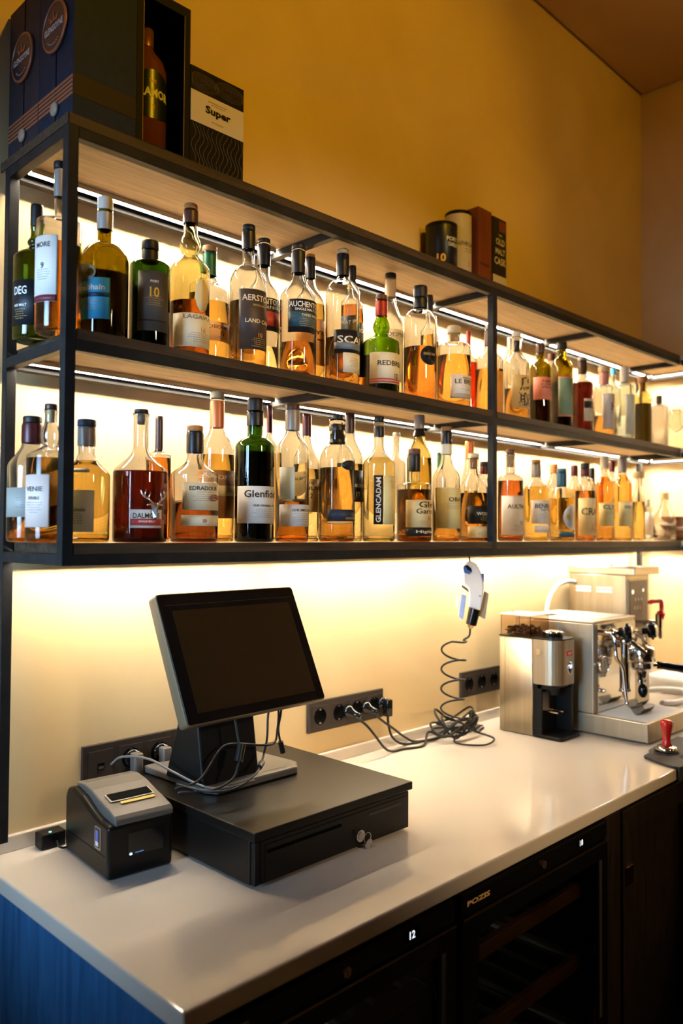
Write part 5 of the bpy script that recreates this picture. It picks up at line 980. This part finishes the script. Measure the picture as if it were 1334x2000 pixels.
    ('whisky_bottle', 1.9152, -0.225, 1.5015, 0.0336, 0.2672, 0.1879, 0.2179, 0.0141, 'dome', 'clear', 'redamber', 0.172, [(0.2478, 0.2672, 0.0158, 'blackcap', 'stopper'), (0.2231, 0.2478, 0.0158, 'maroonfoil', 'capsule')], [(-102.6, 114.6, 0.0208, 0.1459, 'tanlab', 'rect', [('CRAIG', 0.1007, 0.0246, 'brownink', 0.8), ('13', 0.0486, 0.0246, 'orangeink', 0.3)], [])], 'orange red bottle with a tall tan label numbered 13', 0, 0),
    ('whisky_bottle', 2.1451, -0.13, 1.5015, 0.0218, 0.271, 0.1831, 0.2213, 0.0095, 'slope', 'clear', None, 0, [(0.2213, 0.271, 0.0114, 'blackcap', 'capsule')], [], 'bottle with a black cap behind the tall tan labelled one', 0, 0),
    ('whisky_bottle', 2.0566, -0.225, 1.5015, 0.0312, 0.3042, 0.1982, 0.2274, 0.0127, 'slope', 'clear', 'amber', 0.2288, [(0.2585, 0.3042, 0.0137, 'beigefoil', 'capsule')], [(-101.0, 107.0, 0.0519, 0.1349, 'paleyellowlab', 'rect', [('CLYNE', 0.1205, 0.0146, 'black', 0.7)], [])], 'amber bottle with a beige capsule and square yellow label', 0, 0),
    ('whisky_bottle', 2.3065, -0.13, 1.5015, 0.0216, 0.307, 0.2098, 0.2395, 0.0099, 'slope', 'clear', 'orange', 0.2282, [(0.2653, 0.307, 0.0119, 'maroonfoil', 'capsule')], [], 'bottle with a red and black capsule behind the grey capped ones near the corner', 0, 0),
    ('whisky_bottle', 2.1962, -0.225, 1.5015, 0.0338, 0.3088, 0.2048, 0.2388, 0.0151, 'slope', 'clear', 'gold', 0.2551, [(0.2521, 0.3088, 0.0151, 'greyfoil', 'capsule')], [(-89.4, 101.4, 0.0535, 0.143, 'paleyellowlab', 'rect', [('KNOCKDHU', 0.1244, 0.0113, 'black', 0.6)], [])], 'golden bottle with a light grey capsule near the corner of the lower shelf', 0, 0),
    ('spirit_bottle', 2.3306, -0.225, 1.5015, 0.0228, 0.2619, 0.1586, 0.2073, 0.0097, 'slope', 'clear', 'gold', 0.1479, [(0.2385, 0.2619, 0.0214, 'lightcork', 'stopper')], [], 'slim golden bottle with a round wooden ball stopper', 0, 0),
    ('spirit_bottle', 2.4902, -0.19, 1.5015, 0.0181, 0.155, 0.1245, 0.1346, 0.0081, 'flat', 'bluetint', None, 0, [(0.1387, 0.1652, 0.0081, 'clearcap', 'stopper')], [(-118.2, 100.2, 0.0228, 0.1138, 'whitelab', 'rect', [], [])], 'small clear bottle with white label beside the ball stopper one', 0, 0),
    ('spirit_bottle', 2.6236, -0.2, 1.5015, 0.0446, 0.1968, 0.086, 0.1487, 0.0136, 'slope', 'clear', None, 0, [(0.1696, 0.1968, 0.0188, 'lightcork', 'stopper')], [], 'broad clear decanter shaped bottle at the corner end of the lower shelf', 0, 0),
]
BT = [make_bottle(s) for s in BOTTLES]
for o in BT:      # silver stag emblem on the dark red bottle
    if 'silver stag emblem' in o['label']:
        e = MB(); R_ = .0545; ac = math.radians(-2)
        def pt(x, z, off=.0015): a = ac+x/R_; return Vector(((R_+off)*math.sin(a), -(R_+off)*math.cos(a), z))
        for s in (-1, 1):
            e.tube(spline([pt(s*.004, .072, .003), pt(s*.012, .080, .003), pt(s*.022, .086, .003), pt(s*.027, .098, .002)], 5), .0015, 6)
            e.tube([pt(s*.013, .081, .003), pt(s*.010, .094, .003)], .0013, 6)
            e.tube([pt(s*.020, .085, .003), pt(s*.018, .099, .003)], .0013, 6)
            e.tube([pt(s*.006, .072, .002), pt(s*.016, .070, .002)], .0016, 6)
        vs = [pt(-.009, .074), pt(.009, .074), pt(.006, .060), pt(.0035, .046), pt(0, .042), pt(-.0035, .046), pt(-.006, .060), pt(0, .066, .007), pt(0, .048, .006)]
        e.add(vs, [(0, 7, 1), (1, 7, 2), (2, 7, 8), (2, 8, 3), (3, 8, 4), (4, 8, 5), (5, 8, 6), (6, 8, 7), (6, 7, 0)])
        e.build('stag_emblem', mat('silver_emblem', (.8, .78, .7), .22, 1), o)
    if 'red crest' in o['label']:
        b = MB(); R_ = o.children[0].dimensions.x/2
        for dx, c_ in ((0, 0),):
            for k in range(18):
                t = k*2*PI/18; a = math.radians(15)+(.011*math.cos(t))/.05; z = .089+.0055*math.sin(t)
                b.ball((.0512*math.sin(a), -.0512*math.cos(a), z), .0018, .6, 6)
            for k in range(6):
                a = math.radians(15)+(-.006+.0024*k)/.05; b.ball((.0512*math.sin(a), -.0512*math.cos(a), .089+.001*(-1)**k), .0016, .7, 6)
        b.build('crest', mat('crest_red', (.35, .10, .05), .5), o)
# bottle standing in the window box
bi = thing('whisky_bottle', 'amber bottle with a navy arched label standing inside the window box', 'bottle', (.197, -.205, TZ+.0045))
MB().lathe([(0, .001), (.036, .001), (.040, .006), (.040, .13), (.040, .175), (.034, .195), (.018, .215), (.0135, .225), (.0135, .265), (0, .265)], 40).build('glass_body', mat('amber_body', (.13, .04, .012), .06, coat=.3), bi)
MB().lathe([(.0145, .225), (.0145, .272), (0, .272)], 24).build('capsule', mat('copper_foil', (.30, .12, .06), .3, .6), bi)
b = MB(); n = 20
for i in range(n+1):
    a = math.radians(-75+130*i/n); s_ = math.sin(PI*i/n)
    for z in (.080-.010*s_, .145+.020*s_): b.v.append((.0407*math.sin(a), -.0407*math.cos(a), z))
b.f = [(2*i, 2*i+2, 2*i+3, 2*i+1) for i in range(n)]; b.sm = [True]*n
lb = b.build('label', badge_n, bi)
b = MB(); wrap_text(b, 'GLAMOR', .018, .0407, .120, math.radians(-12), bold=.04, fitmax=.075); b.build('lettering', wht_t, lb)
b = MB(); wrap_text(b, 'THE', .006, .0407, .142, math.radians(-12)); wrap_text(b, '12', .008, .0407, .092, math.radians(-12)); b.build('lettering', yel_t, lb)
# stemware at the corner end of the upper shelf
def wine_glass(x, y, desc):
    g = thing('wine_glass', desc, 'glass', (x, y, 1.8705), group='stemmed glasses in the corner')
    prof = [(0, .0005), (.033, .0005), (.033, .002), (.006, .006), (.0035, .02), (.0035, .075), (.008, .082), (.026, .098), (.033, .12), (.031, .15), (.027, .172),
            (.0262, .172), (.030, .15), (.032, .12), (.0252, .0995), (.008, .085), (0, .0835)]
    MB().lathe(prof, 32).build('glass_body', GL['clear'], g); return g
wine_glass(2.645, -.17, 'clear stemmed glass on the upper shelf in the corner, left of two')
wine_glass(2.70, -.22, 'clear stemmed glass on the upper shelf in the corner, right of two')
wine_glass(2.66, -.28, 'clear stemmed glass in front of the other two in the corner of the upper shelf')
# stacked bowls in the corner of the lower shelf
bwm = noise_color(mat('brown_bowl', (.16, .06, .02), .35), 8, (.10, .035, .012), (.20, .08, .03))
for k, (z, r, h_, d_, m_) in enumerate(((.0, .070, .045, 'brown bowl at the bottom of the corner stack', bwm), (.047, .078, .010, 'pale saucer between the two brown bowls of the corner stack', whitep), (.0585, .066, .042, 'brown wooden bowl on top of the corner stack on the lower shelf', bwm))):
    o = MB().lathe([(0, 0), (r*.45, 0), (r*.85, h_*.5), (r, h_), (r*.95, h_), (r*.78, h_*.55), (r*.4, h_*.2), (0, h_*.2)], 36).build('bowl' if h_ > .02 else 'saucer', m_, None)
    o.location = (2.735, -.205, 1.5012+z); tag(o, d_, 'bowl' if h_ > .02 else 'saucer')
